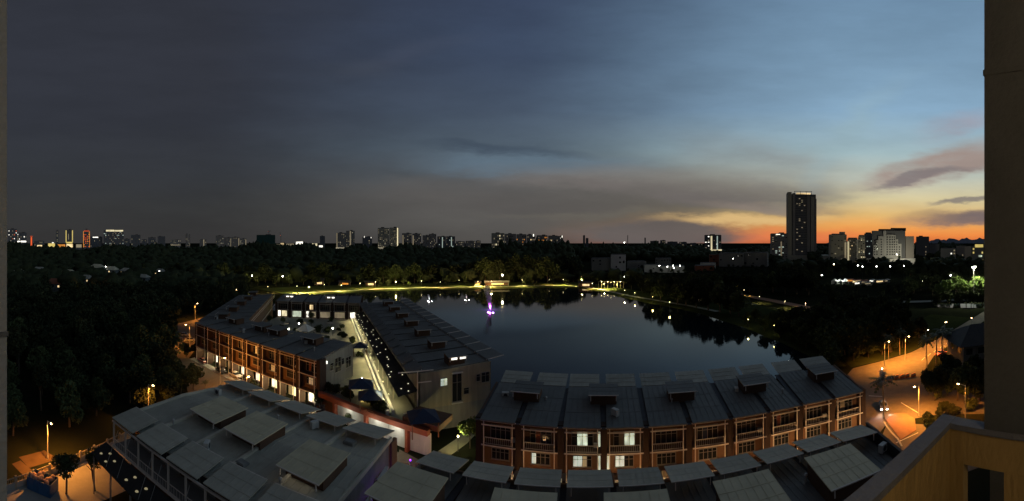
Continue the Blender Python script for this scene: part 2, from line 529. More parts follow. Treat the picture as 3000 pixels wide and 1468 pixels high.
far_shore = [at(*p) for p in ((860, 868), (960, 862), (1120, 853), (1250, 849), (1380, 847), (1500, 845), (1620, 842), (1700, 845), (1760, 856), (1830, 874),
                              (1910, 890), (1990, 905), (2060, 921), (2110, 938), (2190, 962), (2240, 985), (2300, 1008), (2370, 1042), (2440, 1078))]
near_shore = [Vector((62, 62, 0)), Vector((30, 72, 0)), Vector((0, 78, 0)), Vector((-40, 140, 0)), Vector((-50, 170, 0)), Vector((-90, 165, 0)), Vector((-130, 170, 0))]
sheet('lake', far_shore + near_shore, .05, wat)


def bank(pts, widths, m, z=.35):
    """a strip of ground along the shore, its edge a low bank, following the shore inland by widths"""
    b = MB(); c = Vector((20, 170, 0)); n = len(pts)
    for i in range(n - 1):
        row = []
        for k in (i, i + 1):
            d = (pts[k] - c); d.z = 0; d.normalize()
            row.append((pts[k] - d * .6, pts[k] + d * .8, pts[k] + d * widths[k]))
        (a0, a1, a2), (b0, b1, b2) = row
        b.face([(a0.x, a0.y, 0), (b0.x, b0.y, 0), (b1.x, b1.y, z), (a1.x, a1.y, z)])
        b.face([(a1.x, a1.y, z), (b1.x, b1.y, z), (b2.x, b2.y, z + .3), (a2.x, a2.y, z + .3)])
    o = b.build('lawn', m); o['kind'] = 'structure'


bank(far_shore[:11], [46, 46, 46, 42, 42, 42, 42, 38, 34, 34, 36], MT['lawn'])
bank(far_shore[10:], [36, 36, 40, 40, 40, 30, 18, 8, 4], MT['grass'])


def path_strip(name, pts, w, z, m):
    b = MB(); L_, R_ = [], []
    for i, p in enumerate(pts):
        q = pts[min(i + 1, len(pts) - 1)] - pts[max(i - 1, 0)]
        s = Vector((-q.y, q.x, 0)).normalized() * w / 2
        L_.append(p + s); R_.append(p - s)
    for i in range(len(pts) - 1):
        b.face([(L_[i].x, L_[i].y, z), (R_[i].x, R_[i].y, z), (R_[i + 1].x, R_[i + 1].y, z), (L_[i + 1].x, L_[i + 1].y, z)])
    o = b.build(name, m); o['kind'] = 'structure'
    return o


def inland(p, k):
    d = p - Vector((20, 170, 0)); d.z = 0
    return p + d.normalized() * k


path_strip('lakeside_path', [inland(p, 9) for p in far_shore[:13]], 3.2, .62, MT['paving'])
path_strip('lakeside_path', [at(2080, 872), at(2170, 888), at(2260, 906), at(2340, 925), at(2400, 943)], 4.0, .5, MT['paving'])
path_strip('park_drive', [at(2010, 838), at(2130, 858), at(2260, 882), at(2350, 900), at(2440, 920)], 7.0, .45, MT['brickpave'])
# the park pond on the right with its pale bank
sheet('pond', [at(2730, 893), at(2800, 890), at(2990, 889), at(2990, 901), at(2800, 902), at(2750, 900)], .06, wat)
path_strip('pond_bank', [at(2640, 886), at(2720, 884), at(2790, 880), at(2870, 878), at(2960, 878)], 7, .3, MT['paving'])

# road on the left in front of the terrace, and the yard beyond the fence
sheet('parking_road', [(-34, 57), (-48, 58), (-58, 57.5), (-70, 62), (-84, 72), (-108, 88), (-134, 112), (-138, 140), (-124, 142), (-108, 104), (-92, 81.6), (-41, 71.6), (-22, 66), (-13, 62), (-11, 50), (-14, 50), (-15, 54)], .02, MT['asphalt'])
sheet('shop_pavement', [(-91, 81.0), (-41, 71.0), (-41, 73.4), (-91, 83.2)], .17, MT['concrete'], .15)
sheet('street', [(-14, 30), (-10, 47), (40, 36), (62, 20), (75, 24), (66, 44), (54, 39), (-5, 54.5), (-9, 60), (-20, 66)], .024, MT['asphalt'])
sheet('service_yard', [(-54.3, 9), (-61.2, 40), (-49.5, 44), (-48.5, 27), (-48, 16), (-46, 8)], .02, MT['concrete'])
sheet('service_yard', [(-46, 8), (-48, 27.2), (-14, 24), (-14, 8)], .028, MT['paving'])
# junction and road on the right
J = [(54, 41), (66, 44), (75, 36), (80, 24), (98, 20), (98, 44), (96, 52), (112, 56.5), (135, 58), (230, 62), (230, 69.5), (135, 65), (112, 65), (99, 68), (88, 71), (76, 66), (60, 56)]
sheet('junction_road', J, .03, MT['asphalt'])
sheet('road_island', [tuple(at(*p))[:2] for p in ((2596, 1232), (2622, 1213), (2652, 1212), (2680, 1228), (2684, 1262), (2640, 1290), (2622, 1268))], .16, MT['brickpave'], .14)
path_strip('kerb', [at(2590, 1238), at(2598, 1252), at(2612, 1270), at(2630, 1288), at(2642, 1310)], .35, .19, MT['kerb'])
for pts in ([at(2545, 1160), at(2585, 1162)], [at(2625, 1298), at(2690, 1268)], [at(2640, 1180), at(2690, 1210)]):
    path_strip('road_marking', pts, .22, .036, MT['paint'])
for k in range(7):
    p = at(2700 + k * 18, 1056 - k * 12)
    path_strip('road_marking', [p, p + Vector((3.2, .6, 0))], .16, .036, MT['paint'])
sheet('verge', [(80, 24), (98, 20), (98, 44), (96, 50), (99, 52), (120, 46), (120, 0), (70, 0)], .10, MT['grass'])
sheet('verge', [(99.2, 68.3), (112, 65.3), (135, 65.3), (175, 67.3), (175, 90), (95, 82), (88, 72)], .10, MT['grass'])

# far blue hills on the right
for px0, px1, top, d in ((2690, 2990, 700, 9000), (2420, 2580, 704, 8600)):
    b = MB(); n = 40; rows = []
    for i in range(n + 1):
        t = i / n; px = px0 + (px1 - px0) * t
        h = EYE + (Y0 - top) / FPX * d * (.55 + .45 * math.sin(PI * t)) + 26 * math.sin(i * 1.1) * math.sin(PI * t) + 14 * math.sin(i * 2.7)
        h *= min(1, 6 * t, 6 * (1 - t))
        rows.append([polar(px, d - 700, 0), polar(px, d, max(h, 1)), polar(px, d + 900, 0)])
    for i in range(n):
        for k in (0, 1):
            b.face([rows[i][k], rows[i + 1][k], rows[i + 1][k + 1], rows[i][k + 1]])
    o = b.build('hills', MT['hill'], smooth=True); o['kind'] = 'structure'

# ------------------------------------------------------------------ terraces
def frames(pts):
    """one frame per bay: x along the facade, y into the building, z up"""
    out = []
    for p, q in zip(pts[:-1], pts[1:]):
        p, q = Vector((*p[:2], 0)), Vector((*q[:2], 0)); d = q - p
        out.append((T(*p) @ RZ(math.atan2(d.y, d.x)), d.length))
    return out


def split(p, q, n): return [(p[0] + (q[0] - p[0]) * i / n, p[1] + (q[1] - p[1]) * i / n) for i in range(n + 1)]


W0 = 6.0   # nominal bay width; the shared meshes are stretched by a few per cent to fit


def bx(*a): return lambda m, n: MB().box(*a).mesh(n, m)


def piece(th, M, w, name, mat, *dims):
    me = shared((name, mat, dims), lambda: MB().box(*dims).mesh(name, MT[mat]))
    return put(me, name, th, M @ SC(w / W0, 1, 1), world=True)


def beam_piece(th, M, w, name, mat, a, b, t):
    me = shared((name, mat, a, b, t), lambda: MB().beam(a, b, t).mesh(name, MT[mat]))
    return put(me, name, th, M @ SC(w / W0, 1, 1), world=True)


def window(th, M, w, x0, x1, z0, z1, y, n, lit=None, sill=True, door=False):
    """a window: frame with mullions, its panes one by one; lit maps a pane number to a material"""
    lit = lit or {}
    key = ('win', x0, x1, z0, z1, y, n)

    def mk():
        b = MB(); t = .07
        b.box(x0 - t, x0, y - .06, y + .06, z0 - t, z1 + t).box(x1, x1 + t, y - .06, y + .06, z0 - t, z1 + t)
        b.box(x0, x1, y - .06, y + .06, z1, z1 + t).box(x0, x1, y - .06, y + .06, z0 - t, z0)
        for i in range(1, n):
            x = x0 + (x1 - x0) * i / n
            b.box(x - .035, x + .035, y - .05, y + .05, z0, z1)
        zt = z0 + (z1 - z0) * .68
        b.box(x0, x1, y - .045, y + .045, zt - .025, zt + .025)
        if sill: b.box(x0 - .15, x1 + .15, y - .16, y - .06, z0 - .15, z0 - t)
        return b.mesh('window', MT['frame'])
    wo = put(shared(key, mk), 'window', th, M @ SC(w / W0, 1, 1), world=True)
    for i in range(n):
        xa = x0 + (x1 - x0) * i / n; xb = x0 + (x1 - x0) * (i + 1) / n
        mat = lit.get(i, 'glass')
        me = shared(('pane', xa, xb, z0, z1, y, mat), lambda: MB().box(xa + .03, xb - .03, y - .012, y + .012, z0, z1).mesh('pane', MT[mat]))
        put(me, 'pane', wo)
    return wo


def railing(th, M, w, x0, x1, y, z0, z1, mat='steel', step=.28, name='railing'):
    def mk():
        b = MB(); b.beam((x0, y, z1), (x1, y, z1), .07); b.beam((x0, y, z0 + .08), (x1, y, z0 + .08), .05)
        k = max(2, int((x1 - x0) / step))
        for i in range(k + 1):
            x = x0 + (x1 - x0) * i / k
            b.beam((x, y, z0), (x, y, z1), .028)
        return b.mesh(name, MT[mat])
    return put(shared(('rail', x0, x1, y, z0, z1, mat, step), mk), name, th, M @ SC(w / W0, 1, 1), world=True)


def lantern(th, M, wd, dp, z0, z1, cover='roof', lit=False, over=.5):
    """a raised roof lantern: brown box, flat cover, pale edge rail on two short brackets"""
    box = put(shared(('lan', wd, dp, z0, z1), lambda: MB().box(-wd / 2 + .3, wd / 2 - .3, .4, dp - .2, z0, z1 - .2).mesh('roof_lantern', MT['brown'])), 'roof_lantern', th, M, world=True)
    put(shared(('lanc', wd, dp, z1, cover), lambda: (lambda q: MB().slab(q, .12).ribs(q, 7, .028, .028).mesh('cover', MT[cover]))([(-wd / 2, -over, z1), (wd / 2, -over, z1), (wd / 2, dp, z1 + .25), (-wd / 2, dp, z1 + .25)])), 'cover', box)
    put(shared(('lane', wd, z1, over), lambda: MB().beam((-wd / 2, -over - .07, z1 - .05), (wd / 2, -over - .07, z1 - .05), .11).mesh('edge_rail', MT['steel'])), 'edge_rail', box)
    for s in (-1, 1):
        put(shared(('lanb', wd, z1, s, over), lambda: MB().beam((s * wd * .42, -over + .06, z1 - .15), (s * wd * .42, -over + .06, z1 - .95), .11).mesh('bracket', MT['steel'])), 'bracket', box)
    if lit:
        for k in range(2):
            put(MB().box(-wd / 2 + .9 + k * 1.9, -wd / 2 + 2.2 + k * 1.9, .36, .4, z1 - .85, z1 - .35).mesh('lit_pane', MT['g_white']), 'lit_pane', box)
    return box


def flap(th, M, w, x0, x1, y0, z0, y1, z1, mat='roof', edge=True, stub=.5):
    """a roof flap on stubs: sheet, pale edge and two short posts under its raised side"""
    fl = put(shared(('flap', x0, x1, y0, z0, y1, z1, mat), lambda: (lambda q: MB().slab(q, .1).ribs(q, 7, .028, .028).mesh('awning', MT[mat]))([(x0, y0, z0), (x1, y0, z0), (x1, y1, z1), (x0, y1, z1)])), 'awning', th, M @ SC(w / W0, 1, 1), world=True)
    if edge:
        put(shared(('flape', x0, x1, y1, z1), lambda: MB().beam((x0, y1 + .05, z1 - .05), (x1, y1 + .05, z1 - .05), .09).mesh('edge_rail', MT['steel'])), 'edge_rail', fl)
    for x in (x0 + .5, x1 - .5):
        put(shared(('flaps', x, y1, z1, stub), lambda: MB().beam((x, y1 - .05, z1 - .1), (x, y1 - .05, z1 - .1 - stub), .1).mesh('bracket', MT['steel'])), 'bracket', fl)
    return fl


F1, F2, EV = 4.3, 7.9, 11.5


def facade(th, M, w, last=False, upper=None, lower=None, wall2='brown', wall1='terra', rails=True, shop=None, F1=F1, z_base=0.0, nwin=4):
    piece(th, M, w, 'pier', 'pier', -.45, .45, -.45, 1.7, z_base, EV + .2)
    if last: piece(th, M, w, 'pier', 'pier', W0 - .45, W0 + .45, -.45, 1.7, z_base, EV + .2)
    piece(th, M, w, 'wall', wall2, .45, W0 - .45, 1.0, 1.3, F2, EV)
    piece(th, M, w, 'wall', wall1, .45, W0 - .45, .8, 1.3, F1, F2 - .25)
    piece(th, M, w, 'floor_slab', 'brown', .45, W0 - .45, -.5, 1.3, F2 - .25, F2)
    piece(th, M, w, 'floor_slab', 'brown', .45, W0 - .45, -.5, 1.3, F1 - .3, F1)
    for x in (.85, W0 - .85):
        beam_piece(th, M, w, 'post', 'steel', (x, -.72, z_base), (x, -.72, EV), .12)
    for z, x0, x1 in ((EV, .3, W0 - .3), (EV - .62, .55, W0 - .45), (F2 + .02, .5, W0 - .35), (F1 - .05, .5, W0 - .45)):
        beam_piece(th, M, w, 'frame_beam', 'steel', (x0, -.8, z), (x1, -.8, z), .14)
    window(th, M, w, 1.5, 4.5, F2 + .25, F2 + 2.25, .98, nwin, upper, sill=False)
    window(th, M, w, 1.7, 4.3, F1 + 1.0, F1 + 2.5, .78, nwin, lower)
    if rails:
        railing(th, M, w, .9, W0 - .9, -.35, F2, F2 + .95)


def roofs(th, M, w, depth, z0, z1, mat='roof'):
    me = shared(('roof', depth, z0, z1, mat), lambda: (lambda q: MB().slab(q, .14).ribs(q, 6).mesh('roof', MT[mat]))([(.42, -1.05, z0), (W0 - .42, -1.05, z0), (W0 - .42, depth, z1), (.42, depth, z1)]))
    put(me, 'roof', th, M @ SC(w / W0, 1, 1), world=True)
    me = shared(('gut', depth, z0, z1), lambda: MB().slab([(-.42, -.9, z0 - .2), (.42, -.9, z0 - .2), (.42, depth, z1 - .2), (-.42, depth, z1 - .2)], .1).mesh('gutter', MT['gutter']))
    put(me, 'gutter', th, M @ SC(w / W0, 1, 1), world=True)


# -- terrace in the middle, its long facade towards the balcony, the lake behind it
FP = [(-4.8, 56.5), (1.0, 55.2), (6.9, 53.7), (12.8, 52.4), (18.6, 51.0), (24.6, 49.5), (30.6, 47.9), (36.4, 46.3), (41.9, 44.8), (47.4, 42.9), (53.1, 40.8)]
th = thing('shophouse_terrace', 'long curved brown terrace with cream steel frames along the lake shore', 'terrace', (*FP[5], 0))
lits_u = {2: {1: 'g_window', 2: 'g_window'}, 3: {2: 'g_window', 3: 'g_window'}, 7: {1: 'g_dim'}}
lits_l = {1: {0: 'g_blue'}, 2: {0: 'g_blue', 1: 'g_blue', 2: 'g_dim'}, 3: {0: 'g_blue', 1: 'g_blue'}}
FR = frames(FP)
for i, (M, w) in enumerate(FR):
    facade(th, M, w, i == 9, lits_u.get(i), lits_l.get(i))
    roofs(th, M, w, 10.4, EV + .2, EV + 1.5, 'roofdark')
    flap(th, M, w, .45, W0 - .45, 14.8, 13.7, 10.9, 12.95, 'roof', edge=i > 4)
    if i % 2 == 1 or i == 9:
        k = 0 if i < 9 else 1
        lantern(th, M @ T(0 if i < 9 else 1.2, 4.6, 0), 4.6, 3.6, EV + .6, 14.2, 'roofdark')
    # ground floor: shopfronts, some with a lit sign
    piece(th, M, w, 'wall', 'cream', .45, W0 - .45, 3.0, 3.2, 0, 4.0)
    window(th, M, w, 1.0, 5.0, .3, 2.8, 2.9, 3, {0: 'g_dim', 1: 'g_dim'} if i % 2 else None, sill=False)
# lit signs along the street, glimpsed through the gaps between the near roof flaps
AGAP = [(-4.9, 43.8), (.4, 42.7), (5.7, 41.8), (11, 40.8), (16.2, 39.6), (21.4, 38.4), (26.6, 37.1), (31.8, 35.8), (36.9, 34.2)]
for k, g_ in enumerate(AGAP):
    for i, (M, w) in enumerate(FR):
        a_, b_ = Vector(FP[i]), Vector(FP[i + 1]); d_ = Vector(g_).normalized(); e_ = b_ - a_
        den = d_.x * e_.y - d_.y * e_.x
        t_ = (a_.x * d_.y - a_.y * d_.x) / den if abs(den) > 1e-6 else -1
        if 0 <= t_ < 1:
            x = t_ * W0; z0 = (2.0, 2.4, 2.6, 1.7, 2.8, 2.1, 2.4, 2.2, 2.6)[k]
            m_ = ('g_yellow', 'g_dim', 'g_dim', 'g_shopw', 'g_shop', 'g_shop', 'g_shopw', 'g_shop', 'g_warm')[k]
            sb = piece(th, M, w, 'shop_sign', m_, round(x - .55, 2), round(x + .55, 2), -.64, -.56, z0, z0 + 1.7)
            if k == 3:
                cu = bpy.data.curves.new('numeral', 'FONT'); cu.body = '7'; cu.size = 1.5; cu.extrude = .02
                to = bpy.data.objects.new('numeral', cu); COL.objects.link(to)
                me = bpy.data.meshes.new_from_object(to.evaluated_get(bpy.context.evaluated_depsgraph_get())); bpy.data.objects.remove(to)
                me.materials.clear(); me.materials.append(MT['darkmetal'])
                put(me, 'numeral', sb, T(x - .42, -.67, z0 + .3) @ Matrix.Rotation(PI / 2, 4, 'X'))
            break
for M, w, xx, zz in ((FR[2][0], FR[2][1], 5.25, F2 + .5), (FR[2][0], FR[2][1], 5.25, F1 + .7), (FR[3][0], FR[3][1], .5, F1 + .7)):
    piece(th, M, w, 'stair_window', 'g_window', xx, xx + .3, .3, .5, zz, zz + 2.0)
bn = piece(th, FR[4][0], FR[4][1], 'banner', 'cream', .9, 5.0, -.9, -.86, F1 + .1, F1 + 1.0)
bn['label'] = 'pale banner hung under a window'
# end walls and rear wall
for M, w, x in ((FR[0][0], FR[0][1], -.2), (FR[9][0], FR[9][1], W0 + .2)):
    me = MB().hexa([(x - .15, 0.9, 0), (x + .15, .9, 0), (x + .15, 10.8, 0), (x - .15, 10.8, 0), (x - .15, .9, EV + .2), (x + .15, .9, EV + .2), (x + .15, 10.8, EV + 1.4), (x - .15, 10.8, EV + 1.4)]).mesh('end_wall', MT['brown'])
    put(me, 'end_wall', th, M @ SC(w / W0, 1, 1), world=True)
for M, w in FR: piece(th, M, w, 'rear_wall', 'brown', 0, W0, 10.4, 10.7, 0, EV + 1.1)

# -- terrace on the left, lit shops on its ground floor
LP = split((-89.9, 83.3), (-40.3, 73.2), 8)
th = thing('shophouse_terrace', 'brown terrace with lit shops on the ground floor beside the orange car park', 'terrace', (-65, 78, 0))
LR = frames(LP)
shops = [('g_shop', None), ('g_shop', 'g_shopw'), ('g_shop', None), ('g_shop', 'g_shopw'), ('g_warm', 'g_shopw'), ('g_shop', 'g_shopw'), ('g_shop', None), ('g_shop', 'g_shopw')]
for i, (M, w) in enumerate(LR):
    facade(th, M, w, i == 7, {1: 'g_dim'} if i == 4 else None, {1: 'g_dim', 2: 'g_dim'} if i in (5, 7) else None, rails=False)
    roofs(th, M, w, 12.5, EV + .2, EV + 1.2, 'roofdark')
    if i in (1, 3, 4, 6): lantern(th, M @ T(4, 6.0, 0), 4.6, 3.6, EV + .6, 14.0, 'roofdark')
    wl, wn = shops[i]
    piece(th, M, w, 'shop_wall', 'cream', .45, W0 - .45, 2.6, 2.8, .17, 4.0)
    if wn:
        window(th, M, w, .9, 5.1, .5, 3.1, 2.5, 4, {0: wn, 1: wl, 2: wn, 3: wn if i > 4 else 'glass'}, sill=False)
    else:
        window(th, M, w, 1.8, 4.6, .4, 2.8, 2.5, 2, {0: wl}, sill=False)
    c = M @ Vector((3 * w / W0, 1.0, 3.85))
    lp = piece(th, M, w, 'arcade_lamp', 'g_lamp_y', 2.7, 3.3, .9, 1.1, 3.88, 3.95)
    pointlight(c - Vector((0, 0, .25)), (170, 260, 190, 260, 260, 330, 260, 420)[i] * 2.2, WARMW, .3, th, 'arcade_light')
# rear wall and end wall of that terrace, pale, with windows
for M, w in LR: piece(th, M, w, 'rear_wall', 'greywall', 0, W0, 12.3, 12.6, 0, EV + .8)
M, w = LR[7]
EM = M @ T(w, 0, 0) @ RZ(PI / 2)          # x runs into the building, the outside is towards -y
put(MB().hexa([(.9, .0, 4.5), (12.4, .0, 4.5), (12.4, .3, 4.5), (.9, .3, 4.5), (.9, .0, EV + .2), (12.4, .0, EV + 1.0), (12.4, .3, EV + 1.0), (.9, .3, EV + .2)]).mesh('end_wall', MT['greywall']), 'end_wall', th, EM, world=True)
put(MB().box(.9, 12.4, 0, .3, 0, 4.5).mesh('end_wall', MT['brown']), 'end_wall', th, EM, world=True)
for x0, x1, z0, z1, n in ((3.6, 4.8, 8.3, 9.9, 1), (5.4, 7.6, 7.4, 10.6, 2), (8.0, 8.8, 8.6, 10.0, 1), (9.6, 11.6, 7.4, 9.8, 2)):
    window(th, EM, W0, x0, x1, z0, z1, -.05, n)
lamp = put(MB().box(2.0, 2.3, -.35, -.02, 10.3, 10.9).mesh('wall_lamp', MT['g_white']), 'wall_lamp', th, EM, world=True)

# -- wing on the far left of the courtyard: roof seen from above
th = thing('courtyard_wing', 'dark roofed wing at the far side of the car park', 'building', (-104, 116, 0))
WP = split((-90.5, 85.5), (-120, 140), 9)[::-1]
for i, (M, w) in enumerate(frames(WP)):
    piece(th, M, w, 'wall', 'brown', 0, W0, .6, 1.0, 0, EV)
    piece(th, M, w, 'pier', 'pier', -.4, .4, -.3, 1.2, 0, EV)
    beam_piece(th, M, w, 'frame_beam', 'steel', (.2, -.6, F2), (W0 - .2, -.6, F2), .12)
    roofs(th, M, w, 15.5, EV + .2, EV + 1.2, 'roofdark')
    piece(th, M, w, 'rear_wall', 'brown', 0, W0, 15.0, 15.3, 0, EV + .8)
    railing(th, M, w, 0, W0, 16.3, EV - .2, EV + .7, 'steel', 1.5)
    beam_piece(th, M, w, 'frame_beam', 'steel', (0, 16.6, F2), (W0, 16.6, F2), .12)
    if i % 2 == 0: lantern(th, M @ T(3, 5.0, 0), 4.6, 3.6, EV + .6, 13.8, 'roofdark')

# -- block at the back of the courtyard
DK = 4.6          # the courtyard deck lies one storey up
th = thing('courtyard_block', 'two storey block closing the far end of the courtyard', 'building', (-80, 143, 0))
BP = split((-97, 137), (-62, 149.2), 6)
BR = frames(BP)
for i, (M, w) in enumerate(BR):
    facade(th, M, w, i == 5, {1: 'g_warm', 2: 'g_warm'} if i == 2 else None, None, 'pier', 'pier', rails=False, F1=DK + .1, z_base=DK)
    roofs(th, M, w, 12, EV + .2, EV + 1.3, 'roofdark')
    piece(th, M, w, 'rear_wall', 'brown', 0, W0, 11.6, 11.9, 0, EV + .9)
    flap(th, M, w, .4, W0 - .4, 15.0, 12.5, 12.0, 13.2, 'roofdark', edge=True)
    for x0, x1, g in (((.6, 1.6, 'g_shopw'), (2.2, 4.4, 'g_shop')), ((1.0, 4.6, 'g_window'),), ((.9, 2.0, 'g_shopw'), (3.2, 5.0, 'g_dim')), ((.8, 5.0, 'g_dim'),), ((.9, 5.1, 'g_dim'),), ((1.4, 3.4, 'g_shopw'),))[i]:
        piece(th, M, w, 'shop_window', g, x0, x1, .5, .7, DK + .3, DK + 2.7)
    if i in (0, 3):
        lantern(th, M @ T(4, 4.0, 0), 3.2, 2.6, EV + .5, 13.6, 'roofdark', lit=True)

# -- wing between the courtyard and the lake, roof flaps along both sides
RP = split((-61.2, 148), (-18.7, 72.4), 14)
th = thing('lakeside_wing', 'grey roofed wing running beside the water with roof flaps on both sides', 'building', (-32, 112, 0))
RR = frames(RP)
for i, (M, w) in enumerate(RR):
    roofs(th, M, w, 16.0, EV + .15, EV + .9, 'roofdark')
    piece(th, M, w, 'wall', 'cream', 0, W0, .6, .9, 0, EV)
    piece(th, M, w, 'rear_wall', 'cream', 0, W0, 16.0, 16.3, 0, EV + .7)
    flap(th, M, w, .5, W0 - .5, -1.3, 11.5, 1.6, 12.5, 'roofdark', edge=False)
    f = flap(th, M, w, .35, W0 - .35, 19.6, 13.1, 15.8, 12.75, 'roofdark', edge=False)
    put(shared(('redge', 1), lambda: MB().beam((W0 - .3, 19.6, 13.1), (W0 - .3, 15.8, 12.75), .12).mesh('edge_rail', MT['steel'])), 'edge_rail', f)
    if i % 2 == 1:
        # lanterns look down the wing, towards the balcony
        lantern(th, M @ T(5.2, 9.2, 0) @ RZ(PI / 2) @ T(0, 0, 0), 4.2, 3.4, EV + .4, 14.0, 'roofdark', lit=(i == 13))
M, w = RR[13]
EM = M @ T(w, 0, 0) @ RZ(PI / 2)
put(MB().hexa([(.6, 0, DK), (16.3, 0, DK), (16.3, .3, DK), (.6, .3, DK), (.6, 0, EV + .1), (16.3, 0, EV + .8), (16.3, .3, EV + .8), (.6, .3, EV + .1)]).mesh('end_wall', MT['cream']), 'end_wall', th, EM, world=True)
put(MB().box(.6, 16.3, 0, .3, 0, DK).mesh('end_wall', MT['greywall']), 'end_wall', th, EM, world=True)
window(th, EM, W0, 5.2, 6.6, 8.7, 10.1, -.05, 2, {0: 'g_blue', 1: 'g_window'})
window(th, EM, W0, 7.7, 9.7, 5.2, 10.8, -.05, 2)
window(th, EM, W0, 10.2, 11.3, 6.4, 7.6, -.05, 1)
window(th, EM, W0, 14.2, 15.9, 8.2, 10.2, -.05, 2)
window(th, EM, W0, 13.0, 13.8, 8.6, 10.0, -.05, 1)
put(MB().beam((7.5, -.3, 11.0), (9.9, -.3, 11.0), .25).mesh('window_hood', MT['white']), 'window_hood', th, EM, world=True)
put(MB().beam((7.5, -.25, 4.9), (9.9, -.25, 4.9), .2).mesh('window_sill', MT['white']), 'window_sill', th, EM, world=True)
put(MB().box(-2.6, .5, -1.2, -1.05, DK, DK + .1).mesh('corner_frame', MT['steel']), 'corner_frame', th, EM, world=True)
cf = MB().beam((.2, -.9, DK), (.2, -.9, EV + .9), .14).beam((-3.6, -.9, EV + .9), (3.4, -.9, EV + .9), .16).beam((.2, -.9, EV - 1.3), (3.0, -.9, EV - 1.3), .14)
cf.build('corner_frame', MT['steel'], th, EM, world=True)

# -- the near terrace on the left: roof flaps, lanterns, verandah towards the balcony
th = thing('shophouse_terrace', 'near grey roofed terrace with a posted verandah beside the service yard', 'terrace', (-32, 40, 0))
NN = split((-46.2, 52.3), (-15.6, 47.8), 5)
NS = split((-48.4, 29.3), (-17.0, 29.5), 5)
for i in range(5):
    a, b_, c, d = NS[i], NS[i + 1], NN[i + 1], NN[i]
    mid = lambda p, q, t: ((p[0] + (q[0] - p[0]) * t), (p[1] + (q[1] - p[1]) * t))
    zs, zr = 11.5, 12.3
    for t0, t1, z0, z1 in ((0, .5, zs, zr), (.5, 1, zr, zs)):
        q = [(*mid(a, d, t0), z0), (*mid(b_, c, t0), z0), (*mid(b_, c, t1), z1), (*mid(a, d, t1), z1)]
        MB().slab(q, .14).ribs(q, 6).build('roof', MT['roof'], th, world=True)
    for t0, t1, z0, z1 in ((.02, .5, zs, zr), (.5, .98, zr, zs)):
        p, q = (*mid(a, d, t0), z0 + .12), (*mid(a, d, t1), z1 + .12)
        MB().beam(p, q, .42, .36).build('party_wall_cap', MT['cap'], th, world=True)
MB().beam((*NS[5], 11.6), (*NN[5], 11.6), .3, .5).build('party_wall_cap', MT['cap'], th, world=True)
NRN = frames(NN[::-1])
for i, (M, w) in enumerate(NRN):
    flap(th, M, w, .3, W0 - .5, -1.6, 11.9, 3.0, 12.9, 'roof', stub=.8)
    piece(th, M, w, 'wall', 'terra', 0, W0, .4, .7, 0, 11.3)
    put(shared('nfin', lambda: MB().box(-.25, .25, -1.2, .4, 7, 11.2).mesh('fin_wall', MT['terra'])), 'fin_wall', th, M, world=True)
NRS = frames(NS)
for i, (M, w) in enumerate(NRS):
    flap(th, M, w, .2, W0 - .7, -1.4, 11.9, 2.8, 12.45, 'roof', stub=.6)
    piece(th, M, w, 'wall', 'brown', 0, W0, 2.0, 2.2, 0, 11.3)
    window(th, M, w, 1.2, 4.8, 8.2, 10.6, 1.95, 3)
    piece(th, M, w, 'verandah_floor', 'concrete', 0, W0, -1.1, 2.0, 7.6, 7.85)
    beam_piece(th, M, w, 'frame_beam', 'steel', (0, -1.2, 11.3), (W0, -1.2, 11.3), .2)
    beam_piece(th, M, w, 'frame_beam', 'steel', (0, -1.25, 7.75), (W0, -1.25, 7.75), .22)
    for x in (.3, 3.3):
        beam_piece(th, M, w, 'post', 'steel', (x, -1.15, 7.8), (x, -1.15, 11.3), .2)
    railing(th, M, w, .3, W0 + .3, -1.15, 7.85, 8.85, 'steel', .5)
for cx, cy, lit in ((-38.2, 37.2, False), (-31.0, 36.6, False), (-21.0, 34.2, True)):
    lantern(th, T(cx, cy, 0) @ RZ(-.10), 5.6, 5.4, 12.0, 13.45, 'roofpale', lit=lit, over=.8)
# east gable of that terrace
e0, e1 = NS[5], NN[5]
Mx = T(e0[0], e0[1], 0) @ RZ(math.atan2(e1[1] - e0[1], e1[0] - e0[0]))
ln = (Vector(e1) - Vector(e0)).length
put(MB().box(.3, ln - .3, .1, .4, 0, 11.3).mesh('end_wall', MT['greywall']), 'end_wall', th, Mx, world=True)
for x0, z0 in ((4.0, 6.4), (9.2, 6.4), (13.2, 7.2)):
    put(MB().beam((x0, -.5, z0 + 2.0), (x0 + 2.6, -.5, z0 + 2.2), .5, .08).mesh('window_hood', MT['white']), 'window_hood', th, Mx, world=True)
    window(th, Mx, W0, x0 + .2, x0 + 2.2, z0, z0 + 1.6, .05, 2)
put(MB().box(13.6, 14.4, -.3, -.05, 5.2, 7.2).mesh('neon_sign', MT['g_neon']), 'neon_sign', th, Mx, world=True)
pointlight(Mx @ Vector((14, -1.0, 6.3)), 110, (.35, .08, 1.0), .3, th, 'neon_light')

